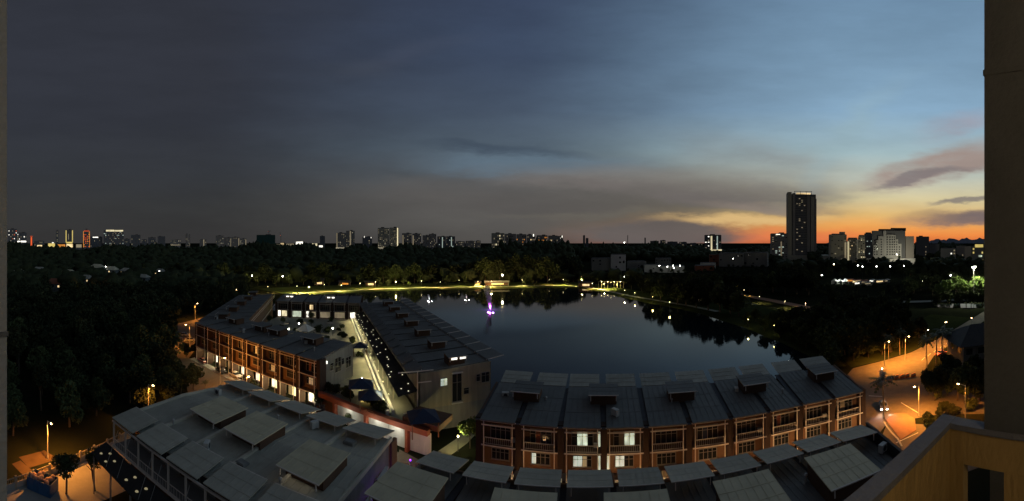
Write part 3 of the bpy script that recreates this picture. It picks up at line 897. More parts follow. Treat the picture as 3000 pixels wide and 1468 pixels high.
# the sloping dark canopy under the verandah, with its lit ceiling spots
cn = thing('tiled_canopy', 'dark sloping canopy with pale oval lights below the verandah', 'canopy', (-42, 28, 0))
cv = MB().slab([(-51.0, 25.9, 5.9), (-24.0, 25.9, 5.9), (-24.0, 28.0, 7.4), (-50.2, 28.0, 7.4)], .18)
cv.build('canopy_roof', MT['dark'], cn, world=True)
for k, (fx, fy) in enumerate(((0.03, .35), (.10, .2), (.085, .75), (.15, .6), (.30, .3), (.335, .75), (.40, .25), (.435, .7))):
    x = -50 + 26 * fx; y = 26.1 + 1.7 * fy; z = 5.9 + 1.5 * (y - 25.9) / 2.1 + .02
    MB().ball((x, y, z), .28, 8, 4, .25).build('canopy_light', MT['g_canopy'], cn, world=True)
for x in (-46, -43, -38, -36, -31):
    MB().tube((x, 27.6, 11.0), (x - .6, 26.0, 6.1), .03, .03, 5).build('tie_rod', MT['pole'], cn, world=True)
for x in (-50.5, -45.5, -40.5, -35.5, -30.5):
    MB().beam((x, 26.1, 0), (x, 26.1, 5.7), .18).build('post', MT['concrete'], cn, world=True)

# -- terrace right below the balcony: only its roofs are seen
AP = [(-10, 45.2), (-4.9, 43.8), (.4, 42.7), (5.7, 41.8), (11, 40.8), (16.2, 39.6), (21.4, 38.4), (26.6, 37.1), (31.8, 35.8), (36.9, 34.2), (42, 31.9)]
th = thing('shophouse_terrace', 'terrace roofs right below the balcony with a row of grey flaps', 'terrace', (14, 33, 0))
AR = frames(AP[::-1])
for i, (M, w) in enumerate(AR):
    flap(th, M, w, .25, W0 - .55, -.4, 12.1, 3.9, 13.0, 'roof', stub=.9)
    piece(th, M, w, 'wall', 'terra', 0, W0, .5, .8, 0, 11.2)
    put(shared('afin', lambda: MB().box(-.2, .2, -.9, .5, 6.5, 11.4).mesh('fin_wall', MT['terra'])), 'fin_wall', th, M, world=True)
    me = shared('aroof', lambda: (lambda q: MB().slab(q, .14).ribs(q, 6).mesh('roof', MT['roofdark']))([(.42, .3, 11.0), (W0 - .42, .3, 11.0), (W0 - .42, 17, 12.0), (.42, 17, 12.0)]))
    put(me, 'roof', th, M @ SC(w / W0, 1, 1), world=True)
    me = shared('agut', lambda: MB().slab([(-.42, .3, 10.8), (.42, .3, 10.8), (.42, 17, 11.8), (-.42, 17, 11.8)], .1).mesh('gutter', MT['gutter']))
    put(me, 'gutter', th, M @ SC(w / W0, 1, 1), world=True)
    if i in (1, 3, 5, 7, 9):
        lantern(th, M @ T(3.4 if i < 9 else 2.8, 11.6, 0) @ RZ(PI), 6.0, 5.4, 11.6, 13.6, 'roofpale', over=.4)
M, w = AR[9]
put(MB().box(W0 - .2, W0 + .15, .4, 17, 0, 11.6).mesh('end_wall', MT['greywall']), 'end_wall', th, M @ SC(w / W0, 1, 1), world=True)
M, w = AR[0]
put(MB().box(-.5, -.1, .2, 17, 0, 12.6).mesh('end_wall', MT['dark']), 'end_wall', th, M, world=True)

# ------------------------------------------------------------------ balcony the photograph was taken from
bal = thing('balcony_parapet', 'ochre balcony parapet with a grey cap and a slot in its side', 'parapet', (1.3, .5, EYE - 1.8))
H = .70
MB().box(.30, 1.395, .612, .660, EYE - 1.75, EYE - H - .022).build('front_panel', MT['ochre'], bal, world=True)
xs = 1.350
MB().box(xs, xs + .045, .555, .611, EYE - 1.75, EYE - H - .022).build('side_panel', MT['ochre'], bal, world=True)
MB().box(xs + .001, xs + .046, -1.0, .554, EYE - H - .15, EYE - H - .022).build('side_panel', MT['ochre'], bal, world=True)
MB().box(xs + .001, xs + .046, .395, .449, EYE - 1.75, EYE - H - .151).build('slot_post', MT['column'], bal, world=True)
MB().box(xs + .001, xs + .046, -1.0, .394, EYE - 1.75, EYE - H - .151).build('side_panel', MT['ochre'], bal, world=True)
MB().box(.28, 1.405, .608, .668, EYE - H - .022, EYE - H).build('cap', MT['capstone'], bal, world=True)
MB().box(1.345, 1.405, -1.0, .607, EYE - H - .022, EYE - H - .001).build('cap', MT['capstone'], bal, world=True)
col_ = thing('balcony_column', 'dark grey rendered column standing on the balcony parapet', 'column', (1.37, .2, EYE - H))
MB().box(1.348, 1.402, -.6, .470, EYE - H, EYE + 2.2).build('shaft', MT['column'], col_, world=True)
MB().box(1.344, 1.406, -.61, .474, EYE + .62, EYE + .64).build('joint_band', MT['column'], col_, world=True)
cl2 = thing('balcony_wall_edge', 'narrow edge of a grey brown balcony wall', 'wall', (-1.42, .2, EYE - 1.8))
MB().box(-1.60, -1.38, -.8, .352, EYE - 1.75, EYE + 2.2).build('wall_panel', MT['edgewall'], cl2, world=True)
MB().box(-1.61, -1.37, -.8, .356, EYE - .35, EYE - .335).build('joint_band', MT['column'], cl2, world=True)

bl = thing('balcony_lamp', 'round ceiling lamp over the balcony floor', 'lamp', (.2, -.9, EYE + .75))
MB().tube((0, 0, 0), (0, 0, .06), .14, .14, 14).build('lamp_base', MT['white'], bl)
MB().ball((0, 0, 0), .12, 12, 6, .5).build('lamp_glass', MT['g_warm'], bl, smooth=True)
pointlight((.2, -.9, EYE + .62), 32, (1.0, .74, .40), .1, bl)

def roof_kit(th, spots):
    """vents, tanks and cooling units standing on a roof"""
    for k, (x, y, z) in enumerate(spots):
        if k % 3 == 0:
            u = put(shared('rk0', lambda: MB().box(-.55, .55, -.3, .3, .1, 1.0).box(-.5, -.4, -.3, .3, 0, .1).box(.4, .5, -.3, .3, 0, .1).mesh('cooling_unit', MT['white'])), 'cooling_unit', th, T(x, y, z) @ RZ(k * .7), world=True)
            put(shared('rk0f', lambda: MB().tube((0, -.34, .55), (0, -.3, .55), .33, .33, 12).mesh('fan_grille', MT['darkmetal'])), 'fan_grille', u)
        elif k % 3 == 1:
            put(shared('rk1', lambda: MB().tube((0, 0, 0), (0, 0, .8), .12, .12, 8).tube((0, 0, .8), (0, 0, .95), .25, .1, 8).mesh('vent_pipe', MT['pole'])), 'vent_pipe', th, T(x, y, z), world=True)
        else:
            put(shared('rk2', lambda: MB().box(-.7, .7, -.5, .5, 0, .35).box(-.6, .6, -.4, .4, .35, .42).mesh('roof_hatch', MT['greywall'])), 'roof_hatch', th, T(x, y, z) @ RZ(-.1), world=True)


def by_label(s): return next(o for o in COL.objects if o.get('label', '').startswith(s))


random.seed(8)
roof_kit(by_label('near grey roofed terrace'), [(-44 + k * 3.1 + random.uniform(-.8, .8), 33.2 + random.uniform(-.5, 1.2) if k % 2 else 45.0 + random.uniform(-1.5, 1), 11.75 if k % 2 else 11.9) for k in range(9)])
roof_kit(by_label('terrace roofs right below'), [(AP[k][0] + 2.2, AP[k][1] - 6.4 - random.uniform(0, 1.5), 11.45) for k in range(0, 10)])
for q, bays in ((by_label('long curved brown terrace'), FR), (by_label('brown terrace with lit shops'), LR)):
    roof_kit(q, [tuple(M @ Vector((random.uniform(1.2, 4.8), random.uniform(1.5, 8.5), EV + .25 + .06 * 5))) for M, w in bays])
    for i, (M, w) in enumerate(bays):
        if i % 3 != 1:
            piece(q, M, w, 'cooling_unit', 'white', (4.7, 1.0, 4.6)[i % 3], (5.4, 1.7, 5.3)[i % 3], .3, .75, F1 + .25 if i % 2 else F2 + .3, F1 + .8 if i % 2 else F2 + .85)
        if i % 2: piece(q, M, w, 'curtain', ('cream', 'redroof', 'navy')[i % 3], 2.3, 2.95, .955, .965, F2 + .3, F2 + 2.2)

# ------------------------------------------------------------------ trees
def crown_mesh(name, seed, rx, rz, lumps, n, size, mat, zc=0.0, gap=.25):
    """leaf clumps through a lumpy crown, open in places"""
    r = np.random.RandomState(seed)
    cs = r.normal(0, 1, (lumps, 3)); cs /= np.linalg.norm(cs, axis=1)[:, None]
    cs *= r.uniform(.25, .8, (lumps, 1)); cs[:, 2] = cs[:, 2] * .8 + .1
    rad = r.uniform(.22, .46, lumps)
    k = r.randint(0, lumps, n)
    d = r.normal(0, 1, (n, 3)); d /= np.linalg.norm(d, axis=1)[:, None]
    p = cs[k] + d * (rad[k] * r.uniform(.45, 1.0, n) ** .5)[:, None]
    p *= np.array([rx, rx, rz]); p[:, 2] += zc
    a = r.normal(0, 1, (n, 3)); a /= np.linalg.norm(a, axis=1)[:, None]
    b = r.normal(0, 1, (n, 3)); b -= a * (a * b).sum(1)[:, None]; b /= np.linalg.norm(b, axis=1)[:, None]
    s = size * r.uniform(.55, 1.15, n)[:, None]
    q = np.stack([p - a * s, p - b * s * .55, p + a * s, p + b * s * .55], 1).reshape(-1, 3)
    me = bpy.data.meshes.new(name)
    me.from_pydata(q.tolist(), [], [(4 * i, 4 * i + 1, 4 * i + 2, 4 * i + 3) for i in range(n)])
    me.materials.append(MT[mat]); me.update()
    return me


def trunk_mesh(name, seed, h, r0, spread, mat='bark'):
    r = random.Random(seed); b = MB()
    p = Vector((0, 0, -.3)); q = Vector((r.uniform(-.3, .3), r.uniform(-.3, .3), h * .5))
    b.tube(p, q, r0, r0 * .7, 7)
    top = Vector((r.uniform(-.5, .5), r.uniform(-.5, .5), h * .92)); b.tube(q, top, r0 * .7, r0 * .3, 6)
    for k in range(5):
        a = 2 * PI * k / 5 + r.uniform(-.4, .4); z = h * r.uniform(.4, .65)
        s = q + (top - q) * max(0, (z - h * .5) / (h * .42))
        b.tube(s, s + Vector((math.cos(a) * spread * .6, math.sin(a) * spread * .6, h * .28)), r0 * .38, r0 * .12, 5)
    return b.mesh(name, MT[mat])


def palm_mesh(seed, n=15, ln=2.9):
    r = random.Random(seed); b = MB()
    for k in range(n):
        a = 2 * PI * k / n * 1.0 + r.uniform(-.2, .2); up = r.uniform(.1, 1.15); pts = []
        for i in range(7):
            t = i / 6
            rr = ln * t * math.cos(up * (1 - t * .55)); zz = ln * (math.sin(up) * t - .75 * t * t * (1.15 - .4 * up))
            pts.append(Vector((math.cos(a) * rr, math.sin(a) * rr, zz)))
        side = Vector((-math.sin(a), math.cos(a), 0))
        for i in range(6):
            w0 = .42 * math.sin(PI * min(.97, (i + .35) / 6.6)); w1 = .42 * math.sin(PI * min(.97, (i + 1.35) / 6.6))
            for s in (-1, 1):
                b.face([pts[i], pts[i + 1], pts[i + 1] + side * s * w1 * 1.5 + Vector((0, 0, -.28 * w1 / .42)), pts[i] * .4 + pts[i + 1] * .6 + side * s * w0 * 1.5 + Vector((0, 0, -.3 * w0 / .42))])
    return b.mesh('fronds', MT['frond'])


TREES = {
    'broad': [(trunk_mesh('trunk', 11 + k, 8.5, .32, 3.2), crown_mesh('crown', 21 + k, 5.4, 5.8, 18, 2400, .62, ('leaf', 'leafdark', 'leaf', 'leafdark')[k], 6.3)) for k in range(4)],
    'tall': [(trunk_mesh('trunk', 31 + k, 12, .34, 2.4), crown_mesh('crown', 41 + k, 3.9, 6.2, 18, 1900, .6, 'leafdark', 10.2)) for k in range(2)],
    'pale': [(trunk_mesh('trunk', 51, 6.5, .24, 2.6), crown_mesh('crown', 52, 3.8, 3.1, 13, 1500, .48, 'leafpale', 6.2))],
    'small': [(trunk_mesh('trunk', 61 + k, 3.6, .13, 1.4), crown_mesh('crown', 63 + k, 2.1, 1.8, 10, 1100, .2, 'leaf', 3.6)) for k in range(2)],
    'bush': [(None, crown_mesh('crown', 71 + k, 1.3, .9, 9, 600, .25, ('leaf', 'leafdark')[k], .75)) for k in range(2)],
    'palm': [(MB().tube((0, 0, -.2), (.15, .1, 4.5), .22, .17, 7).tube((.15, .1, 4.5), (.1, .25, 9.0), .17, .12, 7).mesh('trunk', MT['palmbark']), palm_mesh(81 + k)) for k in range(2)],
}
trees_made = []


def tree(kind, x, y, s=1.0, label='', group=None, z=0.0, sz=1.0, name=None, k=None, trunk=True):
    tr, cr = TREES[kind][random.randrange(len(TREES[kind])) if k is None else k]
    nm = name or {'palm': 'palm_tree', 'bush': 'shrub'}.get(kind, 'leafy_tree')
    o = thing(nm, label, {'palm': 'palm tree', 'bush': 'shrub'}.get(kind, 'tree'), (x, y, z), random.uniform(0, 6.28), group, 1.0)
    M = SC(s, s, s * sz)
    if tr is not None and trunk: put(tr, 'trunk', o, M)
    put(cr, 'fronds' if kind == 'palm' else 'crown', o, M @ (T(.1, .25, 9.0) if kind == 'palm' else Matrix()))
    trees_made.append((x, y))
    return o


def free(x, y, r):
    return all((x - a) ** 2 + (y - b) ** 2 > r * r for a, b in trees_made)


def inside(x, y, poly):
    c = False; n = len(poly)
    for i in range(n):
        x1, y1 = poly[i][:2]; x2, y2 = poly[(i + 1) % n][:2]
        if (y1 > y) != (y2 > y) and x < (x2 - x1) * (y - y1) / (y2 - y1) + x1: c = not c
    return c


# low houses in the woodland on the left; the trees keep clear of the view to them
HOUSES = [(115, 428, 'g'), (205, 400, 'w'), (255, 330, 'g'), (325, 430, 'p'), (370, 415, 'g'), (420, 340, 'g'), (165, 290, 'r'), (55, 410, 'w'), (470, 405, 'g'), (285, 470, 'w'), (690, 372, 'g')]


def clear_of_houses(x, y):
    d = math.hypot(x, y); px = math.atan2(x, y) * FPX + 1500
    for hp, hd, _ in HOUSES:
        if abs(px - hp) < 34 and hd - 75 < d < hd + 10: return False
    return True


KEEP = [[(-34, 57), (-52, 57), (-70, 61), (-86, 70), (-110, 86), (-142, 108), (-146, 150), (-120, 160), (-50, 175), (0, 60)],
        [(-66, 2), (-70, 44), (-40, 60), (-5, 60), (-5, 0)]]
# woodland on the left: the nearest rows one by one, the rest as one mass
def lot_view(x, y):
    px = math.atan2(x, y) * FPX + 1500; d = math.hypot(x, y)
    return px > 492 and d < 178 or px > 540 and d < 200


G = 'dark woodland trees on the left'
mass = []
n = 0; tries = 0
while n < 330 and tries < 16000:
    tries += 1
    a = random.uniform(-1.345, -.70); d = random.uniform(70, 300)
    x, y = d * math.sin(a), d * math.cos(a)
    if any(inside(x, y, p) for p in KEEP) or not free(x, y, 5.6 + d * .009) or not clear_of_houses(x, y) or lot_view(x, y): continue
    s = random.uniform(.8, 1.12) * (.72 if d < 105 else 1.0)
    if d < 150:
        tree('broad' if random.random() < .72 else 'tall', x, y, s, 'tree of the dark woodland filling the left side', G)
    else:
        mass.append((x, y, s)); trees_made.append((x, y))
    n += 1
# the trees at the edge of the orange road, catching its light
for k, (px, py, s) in enumerate(((566, 1142, .55), (530, 1158, .62), (490, 1170, .66), (470, 1110, .8), (430, 1215, .6), (450, 1040, .9), (415, 1150, .8), (505, 1120, .62), (575, 1042, .42), (545, 1046, .4))):
    p = at(px, py); tree('broad', p.x, p.y, s, 'roadside tree catching orange light beside the car park', 'roadside trees by the car park')
for k, (px, py, s, lab) in enumerate(((600, 1165, .42, 'low palm at the near end of the car park'), (700, 1165, .36, 'small palm between the roof flaps and the lit shops'), (742, 1150, .34, 'small palm in front of the lit arcade'))):
    p = at(px, py); tree('palm', p.x, p.y, s, lab)
# two small trees in the service yard
tree('small', -52.2, 22.4, 1.35, 'small thin tree beside the blue skip', k=0)
tree('small', -51.0, 26.6, 1.3, 'small leafy tree at the corner of the dark canopy', k=1)

# park trees along the far shore, lamps under them
random.seed(21)
for i in range(64):
    px = 520 + i * 21.5 + random.uniform(-9, 9); big = i % 2 == 0
    d = random.uniform(340, 372) if big else random.uniform(316, 334)
    if 1395 < px < 1500 and d < 338: d = 345
    p = polar(px, d)
    tree('broad', p.x, p.y, ((random.uniform(1.8, 2.2) if px > 1380 else random.uniform(1.3, 1.6)) if px < 1680 else .72) if big else random.uniform(.55, .85), 'tall dark tree behind the lit far bank' if big else 'smaller park tree standing on the lit far bank', 'tall trees behind the far bank' if big else 'park trees on the far bank', z=.4)
for i in range(17):
    px = 1400 + i * 17 + random.uniform(-6, 6)
    p = polar(px, random.uniform(352, 385)); mass.append((p.x, p.y, random.uniform(1.7, 2.1)))
for px, d, s in ((1850, 300, .95), (1880, 285, 1.0), (1905, 272, 1.0), (1930, 278, 1.05), (1955, 262, 1.0), (1985, 258, 1.1), (2010, 270, 1.1), (2040, 262, 1.1), (2065, 280, 1.1), (1900, 300, 1.05), (1945, 305, 1.05), (1990, 300, 1.1), (2030, 300, 1.1), (2095, 285, 1.2), (2125, 292, 1.2), (2160, 288, 1.2), (2195, 284, 1.2), (2230, 282, 1.2), (2265, 280, 1.3), (2300, 276, 1.3), (2335, 272, 1.3), (2370, 268, 1.3),
                 (2110, 200, 1.0), (2075, 206, 1.05), (2040, 214, 1.0), (2010, 220, 1.0), (1985, 226, 1.0), (1935, 238, .9), (1908, 246, .85), (2140, 196, .9), (2165, 190, .8), (2025, 234, 1.1), (1990, 242, 1.1), (2060, 228, 1.1), (1925, 254, 1.0)):
    p = polar(px, d); tree('broad', p.x, p.y, s * (1.4 if d < 250 else 1.0), 'full dark tree on the right bank mirrored in the lake', 'dark trees on the right bank')
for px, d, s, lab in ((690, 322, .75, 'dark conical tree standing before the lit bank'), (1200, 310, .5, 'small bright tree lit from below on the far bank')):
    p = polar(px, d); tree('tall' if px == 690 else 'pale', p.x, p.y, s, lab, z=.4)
# trees round the right shore
random.seed(5)
n = tries = 0
paths = [at(2080, 872), at(2170, 888), at(2260, 906), at(2340, 925), at(2400, 943), at(2010, 838), at(2130, 858), at(2260, 882), at(2350, 900)]
LAKE = [tuple(p)[:2] for p in far_shore + near_shore]
JK = [(50, 30), (78, 20), (102, 18), (102, 50), (175, 52), (175, 72), (112, 70), (92, 74), (70, 68), (52, 60)]
while n < 420 and tries < 24000:
    tries += 1
    a = random.uniform(.30, 1.34); d = random.uniform(118, 560)
    x, y = d * math.sin(a), d * math.cos(a); px = a * FPX + 1500
    if inside(x, y, LAKE) or inside(x, y, JK) or not free(x, y, 4.6 + d * .012): continue
    if px < 2060 and d < 300 - (px - 1850) * .25 + 16: continue
    if any((Vector((x, y, 0)) - q).length < 8 for q in paths): continue
    # keep the lit path, the market and the pond open to view
    if 2050 < px < 2400 and 150 < d < 268: continue
    if 2400 < px < 2660 and 205 < d < 395: continue
    if 2640 < px < 2960 and 150 < d < 262: continue
    if px > 2650 and d < 150: continue
    if min((Vector((x, y)) - Vector(q)).length for q in LAKE) < 6: continue
    s = random.uniform(.72, 1.0)
    if px < 2275 and d > 330: s *= .5
    if d < 300 and n < 300:
        tree('broad' if random.random() < .75 else 'tall', x, y, s, 'dark park tree among those right of the lake', 'dark park trees right of the lake')
    else:
        mass.append((x, y, s)); trees_made.append((x, y))
    n += 1
for k in range(60):
    a = random.uniform(A(2395), A(2665)); d = random.uniform(212, 305); mass.append((d * math.sin(a), d * math.cos(a), .36))
for px, d, s in ((2405, 130, .95), (2440, 120, 1.0), (2475, 126, 1.0), (2515, 132, .95), (2545, 128, .9), (2580, 130, .85), (2460, 140, 1.1), (2500, 150, 1.1), (2420, 155, 1.0), (2560, 150, 1.0), (2610, 140, .85), (2650, 145, .8), (2430, 112, .8), (2400, 165, .9), (2380, 150, .85), (2600, 165, 1.0), (2640, 170, .95), (2540, 175, 1.0)):
    p = polar(px, d); tree('broad', p.x, p.y, s, 'tall dark tree behind the terrace end', 'tall dark trees beside the junction')
for px, d, s in ((2722, 94, .5), (2738, 90, .52), (2756, 95, .62), (2775, 93, .68), (2805, 90, .66), (2835, 92, .7), (2870, 90, .7), (2905, 92, .7), (2790, 104, .62), (2850, 103, .62)):
    p = polar(px, d); tree('broad', p.x, p.y, s, 'rounded dark tree in front of the hipped roof house', 'dark trees in front of the house')
for k, (px, py, s) in enumerate(((2716, 1078, .92), (2742, 1072, 1.05), (2762, 1066, 1.1), (2786, 1060, 1.0), (2636, 1040, .85), (2604, 1052, .8))):
    p = at(px, py); tree('palm', p.x, p.y, s, 'tall slim palm lining the orange road', 'palms lining the orange road')
p = at(2590, 1228); tree('palm', p.x, p.y, 1.15, 'stout palm on the traffic island in front of headlights', sz=.78, k=0)
for px, d, s in ((2755, 236, 1.0), (2780, 232, 1.2), (2808, 240, 1.3), (2830, 236, 1.1), (2870, 238, 1.3), (2895, 240, 1.3)):
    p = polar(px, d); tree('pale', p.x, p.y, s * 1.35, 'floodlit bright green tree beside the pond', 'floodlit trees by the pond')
for px, d, s in ((2745, 222, .75), (2775, 224, .8), (2812, 223, .8), (2845, 222, .85), (2878, 224, .8)):
    p = polar(px, d); tree('broad', p.x, p.y, s, 'dark tree standing against the floodlit pond bank', 'trees on the pond bank')
for k, (px, py, s) in enumerate(((2725, 1235, 1.0), (2735, 1262, 1.1), (2752, 1215, .9), (2770, 1200, 1.1), (2745, 1285, 1.0), (2790, 1215, 1.2), (2840, 1200, 1.3))):
    p = at(px, py); tree('bush', p.x, p.y, s * 1.3, 'low shrub on the verge behind the parapet', 'shrubs on the verge')

for px, off, s in ((2190, 7, .5), (2215, 12, .55), (2240, 8, .6), (2262, 14, .6), (2285, 8, .65), (2305, 15, .7), (2325, 8, .7), (2345, 16, .8), (2362, 8, .75), (2380, 14, .9), (2400, 8, .85), (2418, 16, .9), (2435, 9, .8), (2330, 26, .85), (2365, 30, .95), (2290, 28, .7), (2395, 28, 1.0)):
    sh = min(far_shore, key=lambda q: abs(math.atan2(q.x, q.y) * FPX + 1500 - px)).length
    p = polar(px, sh + off); tree('broad', p.x, p.y, s, 'waterside tree where the lake runs behind the terrace', 'waterside trees at the right end of the lake')

for k, (x, y, s) in enumerate(((94, 75.5, .62), (99, 73.5, .6), (104, 71.5, .66), (109, 71, .6), (115, 70.5, .66), (122, 71.5, .7), (130, 72, .7), (97, 80, .75), (106, 78, .75), (116, 77, .75), (90, 79, .7), (126, 79, .8))):
    tree('broad', x, y, s, 'roadside tree lit orange along the road past the junction', 'roadside trees along the right road')

# woods beyond: one dark mass of crowns out to the skyline
def ico(sub):
    import bmesh
    bm = bmesh.new(); bmesh.ops.create_icosphere(bm, subdivisions=sub, radius=1)
    v = np.array([q.co[:] for q in bm.verts]); f = np.array([[q.index for q in fc.verts] for fc in bm.faces]); bm.free()
    return v, f


rs = np.random.RandomState(3)
vs, fs, off = [], [], 0
ic = {1: ico(1), 2: ico(2)}
def hump(px, d):
    """how far the wooded ground rises towards the horizon"""
    t = min(1, max(0, (d - 520) / 700))
    return t * (12 + 6 * math.sin(px / 61 + 1) + 5 * math.sin(px / 23) + 4 * math.sin(px / 140 + 2)) + 17 * math.exp(-((px - 1560) / 260) ** 2) * math.exp(-((d - 850) / 260) ** 2)
count = 0
while count < 5200:
    a = rs.uniform(-1.345, 1.345); d = math.exp(rs.uniform(math.log(262), math.log(1750)))
    px = a * FPX + 1500
    if -.72 < a < .33 and d < 352: continue
    if a >= .33 and d < 470: continue
    if 1690 < px < 2275 and 360 < d < 700: continue
    if px > 2290 and 420 < d < 900 and rs.rand() < .75: continue
    x, y = d * math.sin(a), d * math.cos(a)
    if not clear_of_houses(x, y): continue
    v, f = ic[2 if d < 620 else 1]
    rr = rs.uniform(4.2, 7.5) * (1 + d / 2200); h = rs.uniform(8.5, 13.5) * (1.0 if d < 1100 else .85)
    w = v * (1 + .34 * rs.normal(0, 1, (len(v), 1)).clip(-1.3, 1.6))
    hh = h + hump(px, d) * (.75 + .5 * rs.rand()); w = w * np.array([rr, rr, hh * .5]) + np.array([x, y, hh * .5])
    vs.append(w); fs.append(f + off); off += len(v); count += 1
# the leafy trees of the mass, nearer than those crowns
for x, y, sc_ in mass:
    m_ = rs.randint(0, 5); n_ = 620
    cs = rs.normal(0, 1, (9, 3)); cs /= np.linalg.norm(cs, axis=1)[:, None]; cs *= rs.uniform(.3, .75, (9, 1))
    d_ = rs.normal(0, 1, (n_, 3)); d_ /= np.linalg.norm(d_, axis=1)[:, None]
    q_ = (cs[rs.randint(0, 9, n_)] + d_ * rs.uniform(.2, .5, (n_, 1))) * np.array([5.4, 5.4, 5.4]) + np.array([0, 0, 6.9])
    a_ = rs.normal(0, 1, (n_, 3)); a_ /= np.linalg.norm(a_, axis=1)[:, None]; b_ = rs.normal(0, 1, (n_, 3)); b_ /= np.linalg.norm(b_, axis=1)[:, None]
    w = np.stack([q_ - a_ * .8, q_ + a_ * .6 - b_ * .5, q_ + b_ * .9], 1).reshape(-1, 3) * sc_ + np.array([x, y, 0])
    vs.append(w); fs.append(np.arange(3 * n_).reshape(-1, 3) + off); off += 3 * n_
me = bpy.data.meshes.new('forest')
V_ = np.concatenate(vs); F_ = np.concatenate(fs)
me.vertices.add(len(V_)); me.vertices.foreach_set('co', V_.ravel())
me.loops.add(F_.size); me.loops.foreach_set('vertex_index', F_.ravel())
me.polygons.add(len(F_)); me.polygons.foreach_set('loop_start', np.arange(0, F_.size, 3)); me.polygons.foreach_set('loop_total', np.full(len(F_), 3))
me.materials.append(MT['leafdark']); me.update(calc_edges=True)
tag(put(me, 'forest'), 'dark mass of trees reaching to the skyline', 'forest', kind='stuff')

# ------------------------------------------------------------------ houses in the woodland
random.seed(77)
for k, (px, d, c) in enumerate(HOUSES):
    p = polar(px, d); w = (13, 9, 11, 15, 12, 10, 14, 9, 11, 16, 10)[k]
    lab = ('long low house with a pale green roof in the woods', 'small white gabled house with a lamp at its side', 'grey house half hidden behind trees', 'wide house with a steep pale gable in the woods',
           'grey hipped house beside the steep gable', 'dim grey house below a bright lamp', 'low house with a dark red roof among trees', 'pale house at the very edge of the woods', 'grey house next to the lit lawn', 'long pale roof line deep in the woods', 'low house with a pale arch behind the lit bank')[k]
    th = thing('woodland_house', lab, 'house', (p.x, p.y, 0), -p.x / p.y * .25 + random.uniform(-.3, .3), 'houses in the woodland')
    dp = w * .7; h = 6.2
    MB().box(-w / 2, w / 2, -dp / 2, dp / 2, 0, h).build('wall', MT['greywall' if c != 'w' else 'white'], th)
    rf = MB(); e = .7; hh = h + w * .24
    rf.face([(-w / 2 - e, -dp / 2 - e, h - .2), (w / 2 + e, -dp / 2 - e, h - .2), (w / 2 - w * .2, 0, hh), (-w / 2 + w * .2, 0, hh)])
    rf.face([(w / 2 + e, dp / 2 + e, h - .2), (-w / 2 - e, dp / 2 + e, h - .2), (-w / 2 + w * .2, 0, hh), (w / 2 - w * .2, 0, hh)])
    rf.face([(w / 2 + e, -dp / 2 - e, h - .2), (w / 2 + e, dp / 2 + e, h - .2), (w / 2 - w * .2, 0, hh)])
    rf.face([(-w / 2 - e, dp / 2 + e, h - .2), (-w / 2 - e, -dp / 2 - e, h - .2), (-w / 2 + w * .2, 0, hh)])
    rf.build('roof', MT[{'g': 'roof', 'w': 'roofpale', 'p': 'roofpale', 'r': 'redroof'}[c]], th)
    for i in range(3):
        x = -w / 2 + w * (i + .5) / 3
        MB().box(x - .7, x + .7, -dp / 2 - .05, -dp / 2, 3.6, 5.0).build('window', MT['glass' if (k + i) % 4 else 'g_warm'], th)


# ------------------------------------------------------------------ lamps
def street_lamp(base, h, label, power, arm=(1.6, 0), colour=SODIUM, lamp='g_lamp_o', group=None, head=.28, cat='street lamp', lightr=.25, omni=False, gain=1.0):
    th = thing('street_lamp', label, cat, base, 0, group)
    ax, ay = arm; L_ = math.hypot(ax, ay) or 1
    put(shared(('pole', h), lambda: MB().tube((0, 0, 0), (0, 0, .5), .16, .14, 8).tube((0, 0, .5), (0, 0, h), .10, .065, 8).mesh('pole', MT['pole'])), 'pole', th)
    MB().tube((0, 0, h - .1), (ax, ay, h + .25), .05, .04, 6).build('arm', MT['pole'], th)
    hd = MB().box(-head * 1.5, head * 1.5, -head * .6, head * .6, 0, head * .5).build('lamp_head', MT['darkmetal'], th, T(ax, ay, h + .2) @ RZ(math.atan2(ay, ax)))
    MB().ball((0, 0, -.02), head, 10, 6, .55).build('lens', MT[lamp], hd, smooth=True)
    hp = Vector(base) + Vector((ax, ay, h - .1)); pointlight(hp, power * 2.1 * gain, colour, lightr, th, 'lamp_light', None if omni else 150, hp - Vector((0, 0, 1)), .55)
    return th


def globe_lamp(base, h, label, power, colour=PARK, lamp='g_lamp_y', r=.3, group=None, cat='lamp post', light=True, down=False):
    th = thing('lamp_post', label, cat, base, 0, group)
    put(shared(('gpole', h), lambda: MB().tube((0, 0, 0), (0, 0, h), .08, .06, 7).mesh('pole', MT['darkmetal'])), 'pole', th)
    put(shared(('globe', r, lamp), lambda: MB().ball((0, 0, 0), r, 10, 7).mesh('globe', MT[lamp], True)), 'globe', th, T(0, 0, h + r * .8))
    put(shared(('gcap', r), lambda: MB().tube((0, 0, -r * .1), (0, 0, r * .12), r * .55, r * .55, 8).mesh('collar', MT['darkmetal'])), 'collar', th, T(0, 0, h))
    if light and down:
        q = Vector(base) + Vector((0, 0, h - .1)); pointlight(q, power, colour, .2, th, 'lamp_light', 152, q - Vector((0, 0, 1)), .5)
    elif light: pointlight(Vector(base) + Vector((0, 0, h + r * 2.2)), power, colour, .3, th)
    return th


